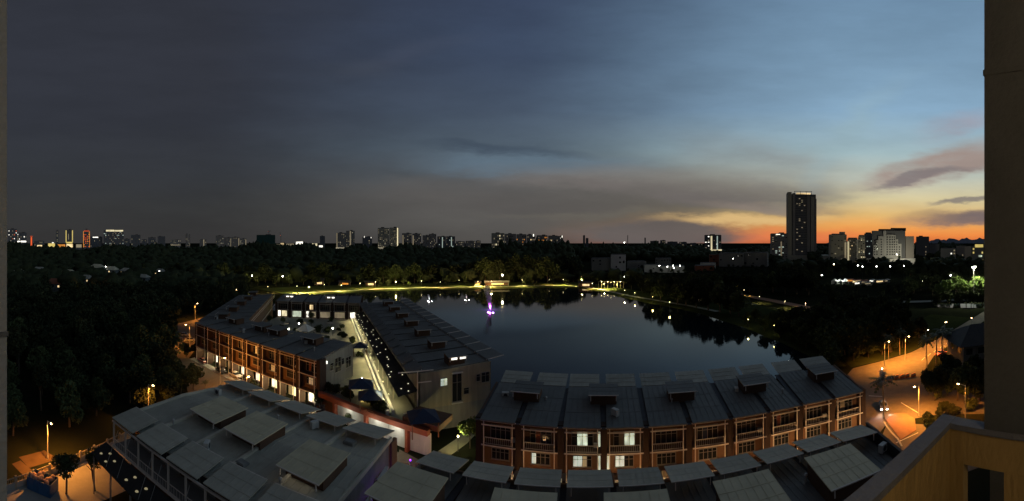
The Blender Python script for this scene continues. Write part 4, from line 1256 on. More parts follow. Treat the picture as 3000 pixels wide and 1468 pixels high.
street_lamp((-61.8, 23, 0), 6.6, 'tall bare lamp pole behind the service yard fence', 4200, (1.5, .2), group='street lamps on the left')
street_lamp((-65.2, 46.5, 0), 7.6, 'lamp pole lighting an orange patch of leaves beyond the near roof', 2600, (1.4, .3), group='street lamps on the left')
street_lamp(tuple(at(645, 1138)), 7.6, 'slim lamp pole standing in the middle of the car park', 1200, (.8, .9), omni=True, group='street lamps on the left')
street_lamp(tuple(at(572, 938)), 8.0, 'lamp pole at the far end of the car park by the wing corner', 3500, (1.6, 0), group='street lamps on the left')
street_lamp(tuple(at(456, 985)), 8.0, 'lamp pole among the trees beyond the car park', 5000, (1.6, 0), group='street lamps on the left')
street_lamp((-101, 90, 0), 8.0, 'lamp pole at the bend of the car park', 2600, (-.8, -1.2), group='street lamps on the left')
street_lamp((-54, 64, 0), 7.5, 'lamp pole behind the near roof facing the lit arcade', 900, (.2, 1.2), omni=True, group='street lamps on the left')
street_lamp(tuple(at(690, 882)), 7.0, 'orange lamp glowing behind the far wing', 700, (.8, 0), group='street lamps on the left')
# right side
street_lamp(tuple(at(2692, 1218)), 6.4, 'lamp pole beside the junction with its head over the road', 5200, (-1.2, .5), group='street lamps on the right', gain=1.25)
street_lamp(tuple(at(2592, 1076)), 7.5, 'lamp pole behind the orange barriers', 7500, (.8, -1.0), group='street lamps on the right', gain=1.1)
street_lamp(tuple(at(2652, 1056)), 7.5, 'lamp pole where the road leaves the junction', 6000, (.3, -1.2), group='street lamps on the right', gain=1.0)
street_lamp(tuple(at(2712, 1042)), 8.0, 'lamp pole at the foot of the palm row', 7000, (1.5, 0), group='street lamps on the right', gain=.9)
street_lamp(tuple(at(2768, 1016)), 8.5, 'brightest orange lamp above the palm row', 8000, (.8, 0), group='street lamps on the right', gain=.9, head=.42)
street_lamp(tuple(at(2850, 1000)), 8.5, 'orange lamp above the hipped roof house', 6000, (.5, .6), group='street lamps on the right', gain=.5)
street_lamp((74, 30, 0), 7.5, 'lamp pole lighting the traffic island', 5200, (-.2, 1.5), group='street lamps on the right', gain=.65)
# lamps in the street between the two terraces, seen only by their light
for k, (x, y, pw) in enumerate(((2.0, 48.6, 260), (14.5, 45.6, 420), (27.0, 42.8, 460), (38.5, 39.8, 700), (49.0, 35.0, 1500))):
    street_lamp((x, y, 0), 5.6, 'street lamp between the two terraces', pw * .62, (.2, .8), (1.0, .56, .24), omni=True, group='street lamps between the terraces')

# park lamps on the far bank
GP = 'park lamps on the far bank'
far_lamps = [(606, 316, 9.0, 2600, 'twin park lamp at the left end of the lit bank'), (611, 312, 8.0, 1800, 'lower bulb next to the twin park lamp'), (738, 316, 8.6, 2600, 'park lamp over the lit bank behind the wing'), (828, 318, 7.8, 1800, 'park lamp behind the courtyard block'),
             (1472, 306, 9.8, 5200, 'large bright park lamp beside the purple fountain')]
for px, d, h, pw, lab in far_lamps:
    p = polar(px, d, .4); globe_lamp(tuple(p), h, lab, pw * 2.5, PARK, 'g_lamp_w', .62 if px == 1472 else .45, GP)
random.seed(9)
for i, px in enumerate((570, 660, 700, 785, 870, 905, 950, 1000, 1055, 1100, 1160, 1235, 1290, 1345, 1400, 1440, 1530, 1560, 1610, 1650, 1705, 1735, 1770, 1790)):
    sh = min(far_shore, key=lambda q: abs(math.atan2(q.x, q.y) * FPX + 1500 - px)).length
    p = polar(px, sh + random.uniform(8, 15), .45)
    globe_lamp(tuple(p), random.uniform(4.2, 5.4), 'low yellow park lamp under the trees of the far bank', (36000, 15000, 28000, 12000, 32000)[i % 5], PARK if i % 3 else (1.0, .62, .22), 'g_lamp_s', .2, 'low park lamps on the far bank', down=i % 5 != 0)
for px, d, pw in ((1830, 262, 1100), (1860, 249, 900), (1912, 231, 800), (1962, 211, 900), (2192, 164, 300), (2268, 152, 200)):
    p = polar(px, d, .4); globe_lamp(tuple(p), 3.6, 'low lamp on the right bank mirrored in the water', pw * .8, PARK, 'g_lamp_s', .15, 'low park lamps on the right bank')
for px, py, pw in ((2090, 866, 1300), (2150, 880, 1300), (2225, 890, 1100), (2300, 905, 1500), (2360, 912, 1500), (2410, 925, 1300), (2180, 868, 900)):
    p = at(px, py); globe_lamp(tuple(p), 4.2, 'yellow lamp along the lit park drive', pw * 5, PARK, 'g_lamp_s', .16, 'lamps along the park drive', down=True)
# white floodlights and small lights
for k, (px, d, h, lab) in enumerate(((1932, 430, 10, 'first white floodlight of the row past the low white roofs'), (1955, 428, 9, 'second white floodlight of the row past the low white roofs'), (1972, 424, 10.5, 'upper bulb of the white floodlight pair'), (1974, 424, 8.0, 'lower bulb of the white floodlight pair'),
                                     (1992, 430, 10, 'last white floodlight of the row past the low white roofs'), (1829, 1100, 34, 'bright white light on the skyline'), (2148, 520, 14, 'single white floodlight below the pale hall'),
                                     (2408, 330, 8, 'white lamp at the left end of the market'), (2513, 370, 14, 'small white floodlight above the market tents'), (2527, 370, 13, 'bright floodlight above the market tents'), (2568, 372, 13, 'middle floodlight over the market'), (2608, 372, 13, 'floodlight at the right end of the market'), (2648, 378, 13, 'small floodlight beyond the market'),
                                     (2443, 372, 15, 'yellow light at the top of a market tree'), (2785, 330, 8, 'small white lamp before the flood mast'), (2704, 300, 6, 'warm lamp between the market and the pond'))):
    p = polar(px, d); globe_lamp(tuple(p), h, lab, 420 if d < 500 else 10, COOLW, 'g_lamp_w' if 'yellow' not in lab else 'g_lamp_y', .5 if d < 600 else 1.1, 'white floodlights', light=d < 500)
for k, (px, py, z) in enumerate(((262, 780, 9), (310, 782, 9), (417, 788, 9), (540, 796, 9), (642, 790, 8), (467, 795, 8), (484, 805, 7), (345, 843, 7), (361, 843, 7), (118, 858, 6), (230, 852, 6), (36, 915, 4), (40, 930, 3), (180, 795, 8), (1004, 762, 10), (1149, 798, 8), (1490, 790, 8), (1545, 789, 8), (1830, 812, 5), (2300, 770, 8), (2310, 1062, 5))):
    d = FPX * (EYE - z) / (py - Y0); p = polar(px, d)
    globe_lamp(tuple(p), z, 'small light among the dark trees', 90, COOLW, 'g_lamp_w' if k not in (4, 10) else 'g_lamp_o', .26 + d / 2600, 'small lights among the trees', light=d < 330)
p = polar(230, 262); pointlight((p.x, p.y, 6), 900, SODIUM, .3, name='porch_light')

# flood mast by the pond
p = polar(2853, 232)
th = thing('flood_mast', 'tall mast with a wide white floodlight beside the pond', 'flood mast', tuple(p))
MB().tube((0, 0, 0), (0, 0, 21.5), .22, .12, 8).build('mast', MT['pole'], th)
MB().beam((-2.4, 0, 21.6), (2.4, 0, 21.6), .2).build('crossbar', MT['pole'], th)
for k in range(5): MB().box(-2.4 + k * 1.05, -1.7 + k * 1.05, -.35, .25, 21.7, 22.3).build('floodlight', MT['g_lamp_w'], th)
pointlight((p.x, p.y - 1, 21), 30000, (.95, 1.0, .72), .5, th)

# ------------------------------------------------------------------ courtyard deck between the wings
sheet('courtyard_deck', [(-86.6, 96.2), (-96.6, 137.6), (-61.8, 149.4), (-19.0, 72.6), (-14.6, 65.0), (-40.0, 73.2), (-38.0, 85.6)], DK, MT['paving'], .5)
pod = thing('podium_front', 'white podium wall under a long red beam facing the near roofs', 'podium', (-27, 69, 0))
a, b_ = Vector((-40.0, 72.9, 0)), Vector((-14.2, 64.6, 0)); Mx = T(*a) @ RZ(math.atan2((b_ - a).y, (b_ - a).x)); ln = (b_ - a).length
put(MB().box(0, ln, -.7, .3, 4.02, 5.0).mesh('red_beam', MT['red']), 'red_beam', pod, Mx, world=True)
for k in range(6):
    put(MB().box(k * ln / 6 + .05, (k + 1) * ln / 6 - .05, .5, .8, 0, 3.95).mesh('wall_panel', MT['brown' if k == 0 else 'white']), 'wall_panel', pod, Mx, world=True)
for x in (4.6, 13.0, 22.6):
    put(MB().box(x - .3, x + .3, -.5, .4, 0, 4.0).mesh('pillar', MT['red']), 'pillar', pod, Mx, world=True)
for x, pw in ((8.5, 110), (15.5, 150), (20.0, 130)):
    put(MB().box(x - .5, x + .5, -.1, .1, 3.85, 3.95).mesh('ceiling_lamp', MT['g_lamp_w']), 'ceiling_lamp', pod, Mx, world=True)
    pointlight(Mx @ Vector((x, -1.6, 3.2)), pw, COOLW, .4, pod, 'ceiling_light')
put(MB().box(ln - 6, ln + 1.5, .6, 6, 4.6, 5.6).mesh('planter_wall', MT['brown']), 'planter_wall', pod, Mx, world=True)

pg = thing('spotlit_canopy', 'long black canopy dotted with small lights along the lakeside wing', 'canopy', (-40, 110, DK))
for i, (M, w) in enumerate(RR):
    put(shared('pgroof', lambda: MB().slab([(0, -3.4, 7.5), (W0 - .06, -3.4, 7.5), (W0 - .06, .5, 8.3), (0, .5, 8.3)], .12).mesh('canopy_panel', MT['dark'])), 'canopy_panel', pg, M @ SC(w / W0, 1, 1), world=True)
    for k in range(3):
        x, y = random.uniform(.5, 5.5), random.choice((-3.0, -2.2, -1.2, -.4))
        put(shared('pgspot', lambda: MB().ball((0, 0, 0), .17, 7, 4, .5).mesh('spotlight', MT['g_spot'])), 'spotlight', pg, M @ T(x, y, 7.62 + (y + 3.4) * .205), world=True)
    put(shared('pgpost', lambda: MB().beam((.2, -3.2, DK), (.2, -3.2, 7.4), .14).mesh('post', MT['steel'])), 'post', pg, M, world=True)
wr = thing('walkway_rail', 'long pale channel rail running up the lit walkway', 'rail', (-42, 108, DK))
p0, p1 = Vector((-64.5, 146.0, DK)), Vector((-22.6, 68.6, DK)); dv = (p1 - p0).normalized(); sd = Vector((-dv.y, dv.x, 0))
for k in range(12):
    q0, q1 = p0 + (p1 - p0) * (k / 12), p0 + (p1 - p0) * ((k + 1) / 12) - dv * .1
    for s in (-.55, .55):
        MB().beam(q0 + sd * s + Vector((0, 0, .45)), q1 + sd * s + Vector((0, 0, .45)), .5, .9).build('side_rail', MT['white'], wr, world=True)
    MB().beam(q0 + Vector((0, 0, .3)), q1 + Vector((0, 0, .3)), .6, .1).build('channel', MT['gutter'], wr, world=True)
    MB().ball(q0 + sd * .95 + Vector((0, 0, 1.1)), .16, 8, 5).build('rail_light', MT['g_spot'], wr, world=True)
    q2 = q0 + dv * 3 + sd * -.9 + Vector((0, 0, 3.8)); pointlight(q2, 1300, (1.0, .88, .44), .2, wr, 'rail_lamp_light', 140, q2 - Vector((0, 0, 1)), .9)
# globe lamps on the deck
for k, (px, py, pw) in enumerate(((876, 948, 420), (846, 964, 420), (975, 962, 420), (981, 998, 420), (1060, 1110, 700), (930, 985, 300))):
    d = FPX * (EYE - DK - 2.6) / (py - Y0); p = polar(px, d, DK)
    globe_lamp(tuple(p), 2.4, ('globe lamp near the far shops of the courtyard', 'globe lamp at the left side of the courtyard', 'globe lamp at the right side of the courtyard', 'globe lamp beside the white stair of the courtyard', 'pair of bright bulbs at the end wall of the lit arcade terrace', 'globe lamp behind the white peaked tent')[k], pw * (.5 if k != 4 else .25), WARMW, 'g_lamp_w', .24, 'courtyard globe lamps')
# white peaked tent and planting in the courtyard
p = at(895, 985, DK)
th = thing('peaked_tent', 'white peaked tent in the middle of the courtyard', 'tent', tuple(p))
def pyramid(s, z0, z1): return MB().face([(-s, -s, z0), (s, -s, z0), (0, 0, z1)]).face([(s, -s, z0), (s, s, z0), (0, 0, z1)]).face([(s, s, z0), (-s, s, z0), (0, 0, z1)]).face([(-s, s, z0), (-s, -s, z0), (0, 0, z1)])
pyramid(2.6, 2.3, 4.4).build('tent_roof', MT['white'], th)
for sx_ in (-1, 1):
    for sy in (-1, 1): MB().tube((sx_ * 2.4, sy * 2.4, 0), (sx_ * 2.4, sy * 2.4, 2.35), .06).build('leg', MT['pole'], th)
for k, (px, py, s) in enumerate(((915, 1000, .8), (940, 1003, .9), (955, 985, .7), (960, 1000, .8), (1000, 975, .8), (925, 1012, .7), (885, 1008, .6), (965, 950, .7))):
    p = at(px, py, DK); tree('bush' if k % 2 else 'small', p.x, p.y, s * (1.4 if k % 2 else .8), 'planted greenery in the middle of the lit courtyard', 'courtyard planting', z=DK)
random.seed(31)
DECK = [(-84.5, 98.5), (-94, 134), (-66, 143.5), (-48, 112), (-40, 100), (-42, 89)]
n = 0
while n < 26:
    x, y = random.uniform(-94, -40), random.uniform(89, 143)
    if not inside(x, y, DECK): continue
    k = n % 3
    tree('bush' if k else 'small', x, y, random.uniform(.9, 1.5) if k else random.uniform(.7, 1.0), 'planted greenery in the middle of the lit courtyard', 'courtyard planting', z=DK)
    n += 1
for k, (x, y) in enumerate(((-80, 118), (-74, 124), (-70, 116), (-62, 108), (-66, 128), (-57, 102), (-84, 126), (-52, 96))):
    th = thing('parasol_table', 'cafe table under a pale square parasol on the courtyard deck', 'table', (x, y, DK), random.uniform(0, 1.5), 'cafe tables on the courtyard deck')
    put(shared('ppar', lambda: pyramid(1.5, 2.2, 2.8).mesh('parasol', MT['cream'])), 'parasol', th)
    put(shared('ppol', lambda: MB().tube((0, 0, 0), (0, 0, 2.7), .04).mesh('parasol_pole', MT['pole'])), 'parasol_pole', th)
    put(shared('ptab', lambda: MB().tube((0, 0, .70), (0, 0, .75), .6, .6, 12).mesh('table_top', MT['brown'])), 'table_top', th)
    for a in range(4):
        put(shared('pch', lambda: MB().box(.85, 1.25, -.2, .2, .40, .46).box(1.2, 1.25, -.2, .2, .46, .9).box(.87, .91, -.18, .18, 0, .4).box(1.2, 1.24, -.18, .18, 0, .4).mesh('chair', MT['darkmetal'])), 'chair', th, RZ(a * PI / 2))
# navy pavilions at the end of the terrace
for k, (px, py, s, z1, lab) in enumerate(((1058, 1120, 2.6, 3.2, 'navy pyramid canopy beside the end wall of the terrace'), (1085, 1152, 2.4, 2.7, 'dark pavilion with a yellow lit inside above the red beam'), (1055, 1010, 2.2, 3.0, 'dark blue canopy behind the terrace end wall'), (1240, 1212, 2.6, 3.2, 'black pyramid canopy below the cream end wall'))):
    d = FPX * (EYE - DK - z1) / (py - Y0); p = polar(px, d, DK)
    th = thing('pavilion', lab, 'pavilion', tuple(p), .4, 'deck pavilions')
    pyramid(s, z1 - .5, z1 + .9).build('canopy_roof', MT['navy'], th)
    for sx_ in (-1, 1):
        for sy in (-1, 1): MB().beam((sx_ * s * .85, sy * s * .85, 0), (sx_ * s * .85, sy * s * .85, z1 - .4), .16).build('post', MT['brown'], th)
    if k == 1:
        MB().box(-s * .8, s * .8, s * .7, s * .78, .2, 2.0).build('lit_counter', MT['g_yellow'], th)
        pointlight((p.x, p.y, DK + 1.8), 60, (1.0, .8, .3), .3, th)
for k, (px, py, s) in enumerate(((965, 1145, 1.0), (985, 1152, 1.2), (1005, 1160, 1.1), (1025, 1168, 1.0), (1090, 1190, 1.1), (1110, 1198, 1.0), (1125, 1206, .9), (945, 1140, .8))):
    p = at(px, py, DK); tree('bush', p.x, p.y, s * 1.25, 'potted greenery along the red podium beam', 'greenery along the podium', z=DK)
p = at(935, 1210); tree('tall', p.x, p.y, .36, 'dark clipped tree in front of the arcade end')
for k, (px, py) in enumerate(((1020, 1250), (1085, 1270), (1175, 1265))):
    p = at(px, py); tree('small', p.x, p.y, .55, 'small potted tree before the white podium wall', 'potted trees before the podium')
# lettering over the arcade entrance, seen from behind the roof flaps
cu = bpy.data.curves.new('letters', 'FONT'); cu.body = 'amos'; cu.size = 2.2; cu.extrude = .08; cu.offset = .035
lo = bpy.data.objects.new('shop_lettering', cu); COL.objects.link(lo)
dg = bpy.context.evaluated_depsgraph_get(); lme = bpy.data.meshes.new_from_object(lo.evaluated_get(dg)); bpy.data.objects.remove(lo)
lme.materials.clear(); lme.materials.append(MT['darkmetal'])
p = at(884, 1192, 4.0)
q = at(952, 1203, 4.0)
lth = thing('roof_sign', 'black lettering amos standing before the lit arcade', 'sign', (p.x, p.y, 4.0))
wdt = max(v.co.x for v in lme.vertices); sc_ = (q - p).length / wdt
put(lme, 'lettering', lth, RZ(math.atan2((q - p).y, (q - p).x)) @ Matrix.Rotation(PI / 2, 4, 'X') @ Matrix.Scale(sc_, 4) @ T(0, .0, 0))
MB().beam((0, 0, -.08), ((q - p).x, (q - p).y, -.08), .12).build('sign_rail', MT['darkmetal'], lth)
for t in (.1, .9): MB().beam(((q - p).x * t, (q - p).y * t, -4.0), ((q - p).x * t, (q - p).y * t, -.1), .1).build('sign_post', MT['darkmetal'], lth)
# lit tree, path and lamp at the corner of the curved terrace
tree('pale', -7.6, 69.0, .62, 'yellow lit tree at the corner of the curved terrace', z=0)
globe_lamp((-9.6, 67.6, 0), 2.6, 'low lamp under the yellow lit tree', 420, (1.0, .92, .4), 'g_lamp_y', .16)
path_strip('footpath', [Vector((-7.0, 78, 0)), Vector((-9.5, 71, 0)), Vector((-13.6, 63.5, 0)), Vector((-13.8, 56, 0))], 2.6, .06, MT['paving'])
path_strip('footpath', [Vector((-21, 62, 0)), Vector((-20.5, 56, 0)), Vector((-19, 51.5, 0))], 4.2, .05, MT['paving'])
globe_lamp((-19.6, 60.5, 0), 3.4, 'lamp over the pale pavement beyond the near gable', 330, WARMW, 'g_lamp_w', .15)
globe_lamp((-15.8, 58.0, 0), 3.0, 'purple party lamp over the side street', 140, (.5, .1, .9), 'g_neon', .14)
globe_lamp((-11.2, 60.5, 0), 3.0, 'orange lamp at the street corner', 260, SODIUM, 'g_lamp_o', .14)

# ------------------------------------------------------------------ fountains on the lake
def fountain(px, d, h, n, spread, colour, label, power):
    p = polar(px, d, .05)
    th = thing('fountain', label, 'fountain', tuple(p))
    r = np.random.RandomState(int(px)); b = MB()
    for k in range(n):
        mist = k % 3 == 0
        t = r.rand(); z = h * t * (1.55 if mist else 1.0); rr = .08 + spread * (t if mist else .22 * t) * r.rand() ** (1 if mist else 2)
        a = r.rand() * 6.28; s = (.05 + .05 * r.rand()) if mist else (.07 + .06 * r.rand())
        x, y = rr * math.cos(a) - (spread * .9 * t if mist else 0), rr * math.sin(a)
        b.face([(x - s, y, z), (x, y - s, z - s), (x + s, y, z)]); b.face([(x - s, y, z), (x, y + s, z + s * 2.5), (x + s, y, z)])
    b.tube((0, 0, 0), (0, 0, h * .9), .03 * h, .012 * h, 7)
    sp = b.build('spray', shared(('spray', colour), lambda: material('spray', (.75, .75, .8), .4, 0, .1)), th)
    sp['kind'] = 'stuff'
    MB().tube((0, 0, -.05), (0, 0, .25), .5, .35, 10).build('nozzle', MT['darkmetal'], th)
    for k in range(3):
        a = k * 2.1 + .4; pointlight((p.x + 1.6 * math.cos(a), p.y + 1.6 * math.sin(a), .6 + .12 * h), power, colour, .12, th, 'fountain_light')
    for a in (0.6, 2.7, 4.8):
        q = Vector((p.x + 1.0 * math.cos(a), p.y + 1.0 * math.sin(a), .3)); pointlight(q, power * 7, colour, .1, th, 'fountain_uplight', 32, (p.x - .4, p.y, h), .5)


fountain(1437, 210, 8.6, 5200, 2.6, (.78, .10, 1.0), 'tall fountain lit purple in the middle of the lake', 3600)
fountain(1258, 245, 2.2, 500, .8, (1.0, 1.0, .92), 'small white lit fountain near the lakeside wing', 260)
fountain(1367, 250, 1.9, 300, .6, (1.0, .85, .6), 'small dim fountain between the other two', 160)

# ------------------------------------------------------------------ kiosks and pergola on the far bank
for k, (px, d, w, dp, h, mat, lab) in enumerate(((1400, 318, 5, 4, 3.4, 'g_orange', 'small orange lit kiosk on the far bank'), (1455, 322, 20, 5, 3.2, 'g_dim', 'long low pale building behind the purple fountain'), 
                                                 (1010, 322, 10, 5, 3.4, 'g_orange', 'low orange lit shelter behind the courtyard block'), (935, 326, 8, 5, 4.0, 'g_warm', 'small gabled shelter lit warm on the far bank'), 
                                                 (1085, 318, 9, 5, 3.6, 'g_warm', 'arched shelter at the waterside behind the wing'), (1715, 312, 11, 5, 3.8, 'g_warm', 'pinkish lit pavilion near the pergola'), (2052, 235, 5, 4, 3, 'g_dim', 'small hut beside the right bank'))):
    p = polar(px, d, .4)
    th = thing('park_shelter', lab, 'shelter', tuple(p), -math.atan2(p.x, p.y), 'shelters round the lake')
    for x in (-w / 2 + .2, -w / 6, w / 6, w / 2 - .2): MB().beam((x, -dp / 2 + .2, 0), (x, -dp / 2 + .2, h), .22).build('post', MT['cream'], th)
    MB().box(-w / 2 + .3, w / 2 - .3, dp / 2 - .3, dp / 2, 0, h).build('wall', MT['brown'], th)
    MB().box(-w * .22, w * .3, dp / 2 - .4, dp / 2 - .32, .7, h * .6).build('lit_opening', MT[mat], th)
    rf = MB(); e = .6; hh = h + dp * (.42 if k == 3 else .22)
    rf.slab([(-w / 2 - e, -dp / 2 - e, h), (w / 2 + e, -dp / 2 - e, h), (w / 2 + e, 0, hh), (-w / 2 - e, 0, hh)], .12)
    rf.slab([(-w / 2 - e, 0, hh), (w / 2 + e, 0, hh), (w / 2 + e, dp / 2 + e, h), (-w / 2 - e, dp / 2 + e, h)], .12)
    rf.build('roof', MT['dark' if k != 1 else 'roofdark'], th)
p = polar(1790, 305, .5)
th = thing('lit_pergola', 'row of lit posts of a pergola at the corner of the lake', 'pergola', tuple(p), -.25)
for k in range(9):
    MB().beam((-10 + k * 2.5, 0, 0), (-10 + k * 2.5, 0, 5.0), .3).build('post', MT['cream'], th)
    if k % 2: MB().ball((-10 + k * 2.5, -.3, 5.1), .2, 8, 5).build('bulb', MT['g_lamp_y'], th)
MB().beam((-10.5, 0, 5.1), (10.5, 0, 5.1), .25).build('beam', MT['cream'], th)
for x in (-6, 4): pointlight((p.x + x, p.y - 2, 3.5), 1500, PARK, .3, th, 'pergola_light')

# ------------------------------------------------------------------ cars
def car(x, y, rz, paint, label, lights=False, group='parked cars', tail=False):
    th = thing('parked_car' if not lights else 'car', label, 'car', (x, y, .03), rz, group)
    pm = shared(('paint', paint), lambda: material('car_paint', paint, .25, 0, .08, 1.0, spec=.6))
    prof = [(-2.15, .35), (-2.2, .62), (-2.05, .86), (-1.2, .93), (1.0, .95), (1.95, .78), (2.2, .60), (2.2, .32)]
    def mk():
        b = MB(); n = len(prof)
        for s, iy in ((-1, .86), (1, .86)):
            pass
        rings = []
        for yy, sh in ((-.88, .94), (-.80, 1.0), (.80, 1.0), (.88, .94)):
            rings.append([(x_ * (1 if abs(yy) < .85 else .985), yy, .35 + (z_ - .35) * sh) for x_, z_ in prof])
        k0 = len(b.v)
        for r_ in rings: b.v += r_
        for i in range(3):
            for j in range(n):
                j2 = (j + 1) % n
                b.f.append((k0 + i * n + j, k0 + i * n + j2, k0 + (i + 1) * n + j2, k0 + (i + 1) * n + j))
        b.f.append(tuple(k0 + j for j in reversed(range(n)))); b.f.append(tuple(k0 + 3 * n + j for j in range(n)))
        return b
    put(shared(('carbody', paint), lambda: mk().mesh('body', pm)), 'body', th)
    def cab(s, zt):
        b = MB(); lo_, hi_ = .78, .62
        b.hexa([(-1.55, -lo_, .9), (1.05, -lo_, .9), (1.05, lo_, .9), (-1.55, lo_, .9), (-1.0, -hi_, zt), (.25, -hi_, zt), (.25, hi_, zt), (-1.0, hi_, zt)])
        return b
    put(shared('cabin', lambda: cab(1, 1.40).mesh('windows', MT['glass'])), 'windows', th)
    put(shared(('cabroof', paint), lambda: MB().hexa([(-1.06, -.64, 1.39), (.31, -.64, 1.39), (.31, .64, 1.39), (-1.06, .64, 1.39), (-.95, -.55, 1.46), (.18, -.55, 1.46), (.18, .55, 1.46), (-.95, .55, 1.46)]).mesh('roof', pm)), 'roof', th)
    for wx in (-1.35, 1.35):
        for wy in (-.82, .82):
            wh = put(shared('tyre', lambda: MB().tube((0, -.11, 0), (0, .11, 0), .33, .33, 14).mesh('wheel', MT['dark'])), 'wheel', th, T(wx, wy, .33))
            put(shared('rim', lambda: MB().tube((0, -.125, 0), (0, .125, 0), .2, .2, 10).mesh('rim', MT['pole'])), 'rim', wh)
    for wy in (-.62, .62):
        put(shared(('hl', lights), lambda: MB().box(2.12, 2.215, -.2, .2, .56, .72).mesh('headlight', MT['g_head' if lights else 'glass'])), 'headlight', th, T(0, wy, 0))
        put(shared(('tl', tail), lambda: MB().box(-2.225, -2.12, -.18, .18, .62, .8).mesh('tail_light', MT['g_tail' if tail else 'red'])), 'tail_light', th, T(0, wy, 0))
    if lights:
        M = T(x, y, 0) @ RZ(rz)
        for wy in (-.62, .62):
            pointlight(M @ Vector((2.35, wy, .7)), 900, (1, .97, .9), .08, th, 'headlight_beam', 75, M @ Vector((9, wy * 4.5, -.3)), .8)
    return th


p = at(592, 1062); car(p.x, p.y + .3, -.25 + PI, (.42, .12, .10), 'dull red car parked at the far end of the arcade')
p = at(648, 1092); car(p.x, p.y, -.35, (.02, .022, .028), 'black car parked before the lit arcade')
p = at(690, 1105); car(p.x, p.y, -.22, (.62, .58, .52), 'white saloon car parked next to the black car')
p = at(800, 1180); car(p.x, p.y, -.2, (.05, .045, .05), 'dark car half hidden behind the near roof flaps')
for k, (px, py, c, lab) in enumerate(((520, 995, (.06, .06, .07), 'dark car parked beneath the far roadside trees'), (540, 985, (.3, .3, .3), 'grey car parked next to the far dark car'), (558, 1000, (.4, .38, .36), 'pale car parked by the wing corner'))):
    p = at(px, py); car(p.x, p.y, .7, c, lab)
p = at(2588, 1196); car(p.x, p.y, math.atan2(-p.y, -p.x) + .1, (.12, .12, .13), 'car with bright headlights behind the palm', True, 'cars on the right')
p = at(2866, 1003); car(p.x, p.y, .3, (.55, .54, .52), 'white car parked above the hipped roof house', group='cars on the right')
p = at(2756, 1040); car(p.x, p.y, 2.9, (.5, .12, .08), 'red car driving up the orange road', tail=True, group='cars on the right')

# ------------------------------------------------------------------ service yard: fence, skip, rubbish
fa, fb = Vector((-55.2, 12.6, 0)), Vector((-61.4, 39.8, 0))
fn = thing('boundary_wall', 'pale boundary wall with posts and a top rail round the service yard', 'wall', tuple(fa), math.atan2((fb - fa).y, (fb - fa).x))
ln = (fb - fa).length; n = 9
for k in range(n):
    x0, x1 = k * ln / n, (k + 1) * ln / n
    MB().box(x0 - .16, x0 + .16, -.16, .16, 0, 1.95).build('post', MT['cream'], fn)
    MB().box(x0 + .17, x1 - .17, -.08, .08, 0, 1.0 if k not in (6, 8) else 1.6).build('wall_panel', MT['cream' if k in (6, 8) else 'concrete'], fn)
    if k not in (6, 8):
        MB().beam((x0 + .16, 0, 1.7), (x1 - .16, 0, 1.7), .12).build('top_rail', MT['cream'], fn)
        b = MB()
        for j in range(9):
            x = x0 + .3 + (x1 - x0 - .6) * j / 8; b.beam((x, 0, 1.0), (x, 0, 1.65), .04)
        b.build('bars', MT['cream'], fn)
path_strip('kerb', [Vector((-54.4, 13.2, 0)), Vector((-57.6, 27, 0)), Vector((-60.2, 39.5, 0))], .25, .14, MT['kerb'])
sk = thing('rubbish_skip', 'blue metal skip heaped with rubbish in the service yard', 'skip', (-54.4, 19.4, .03), math.radians(38))
w, l, h = 2.3, 4.2, 1.9
for nm, d_ in (('side_panel', (-l / 2, l / 2, -w / 2, -w / 2 + .07, .15, h)), ('side_panel', (-l / 2, l / 2, w / 2 - .07, w / 2, .15, h)), ('end_panel', (-l / 2, -l / 2 + .07, -w / 2 + .07, w / 2 - .07, .15, h)), ('end_panel', (l / 2 - .07, l / 2, -w / 2 + .07, w / 2 - .07, .15, h)), ('floor_panel', (-l / 2, l / 2, -w / 2, w / 2, .05, .148))):
    MB().box(*d_).build(nm, MT['blue'], sk)
for k in range(5):
    for s in (-1, 1):
        x = -l / 2 + .25 + k * (l - .5) / 4
        MB().box(x - .06, x + .06, s * (w / 2 + .045) - .045, s * (w / 2 + .045) + .045, .15, h).build('rib', MT['blue'], sk)
b = MB(); random.seed(4)
for k in range(30):
    x, y = random.uniform(-l / 2 + .4, l / 2 - .4), random.uniform(-w / 2 + .3, w / 2 - .3); s = random.uniform(.2, .42)
    b.ball((x, y, h - .25 + .35 * (1 - abs(x) / l * 2) + random.uniform(-.1, .25)), s, 7, 5, .7)
hb = tag(b.build('rubbish', MT['rubbish'], sk, smooth=True), None); hb['kind'] = 'stuff'
# bare plots beyond the fence
for k, q in enumerate((((55, 1340), (130, 1320), (170, 1345), (85, 1372)), ((95, 1392), (175, 1352), (205, 1372), (130, 1412)), ((35, 1360), (60, 1350), (120, 1400), (85, 1412)))):
    sheet('bare_plot', [tuple(at(*p))[:2] for p in q], .05, MT['soil'])
MB().prism([(-50.2, 22.8), (-48.2, 23.6), (-46.8, 14), (-48.4, 14)], .03, .55).build('planter_bed', MT['concrete'])['kind'] = 'structure'

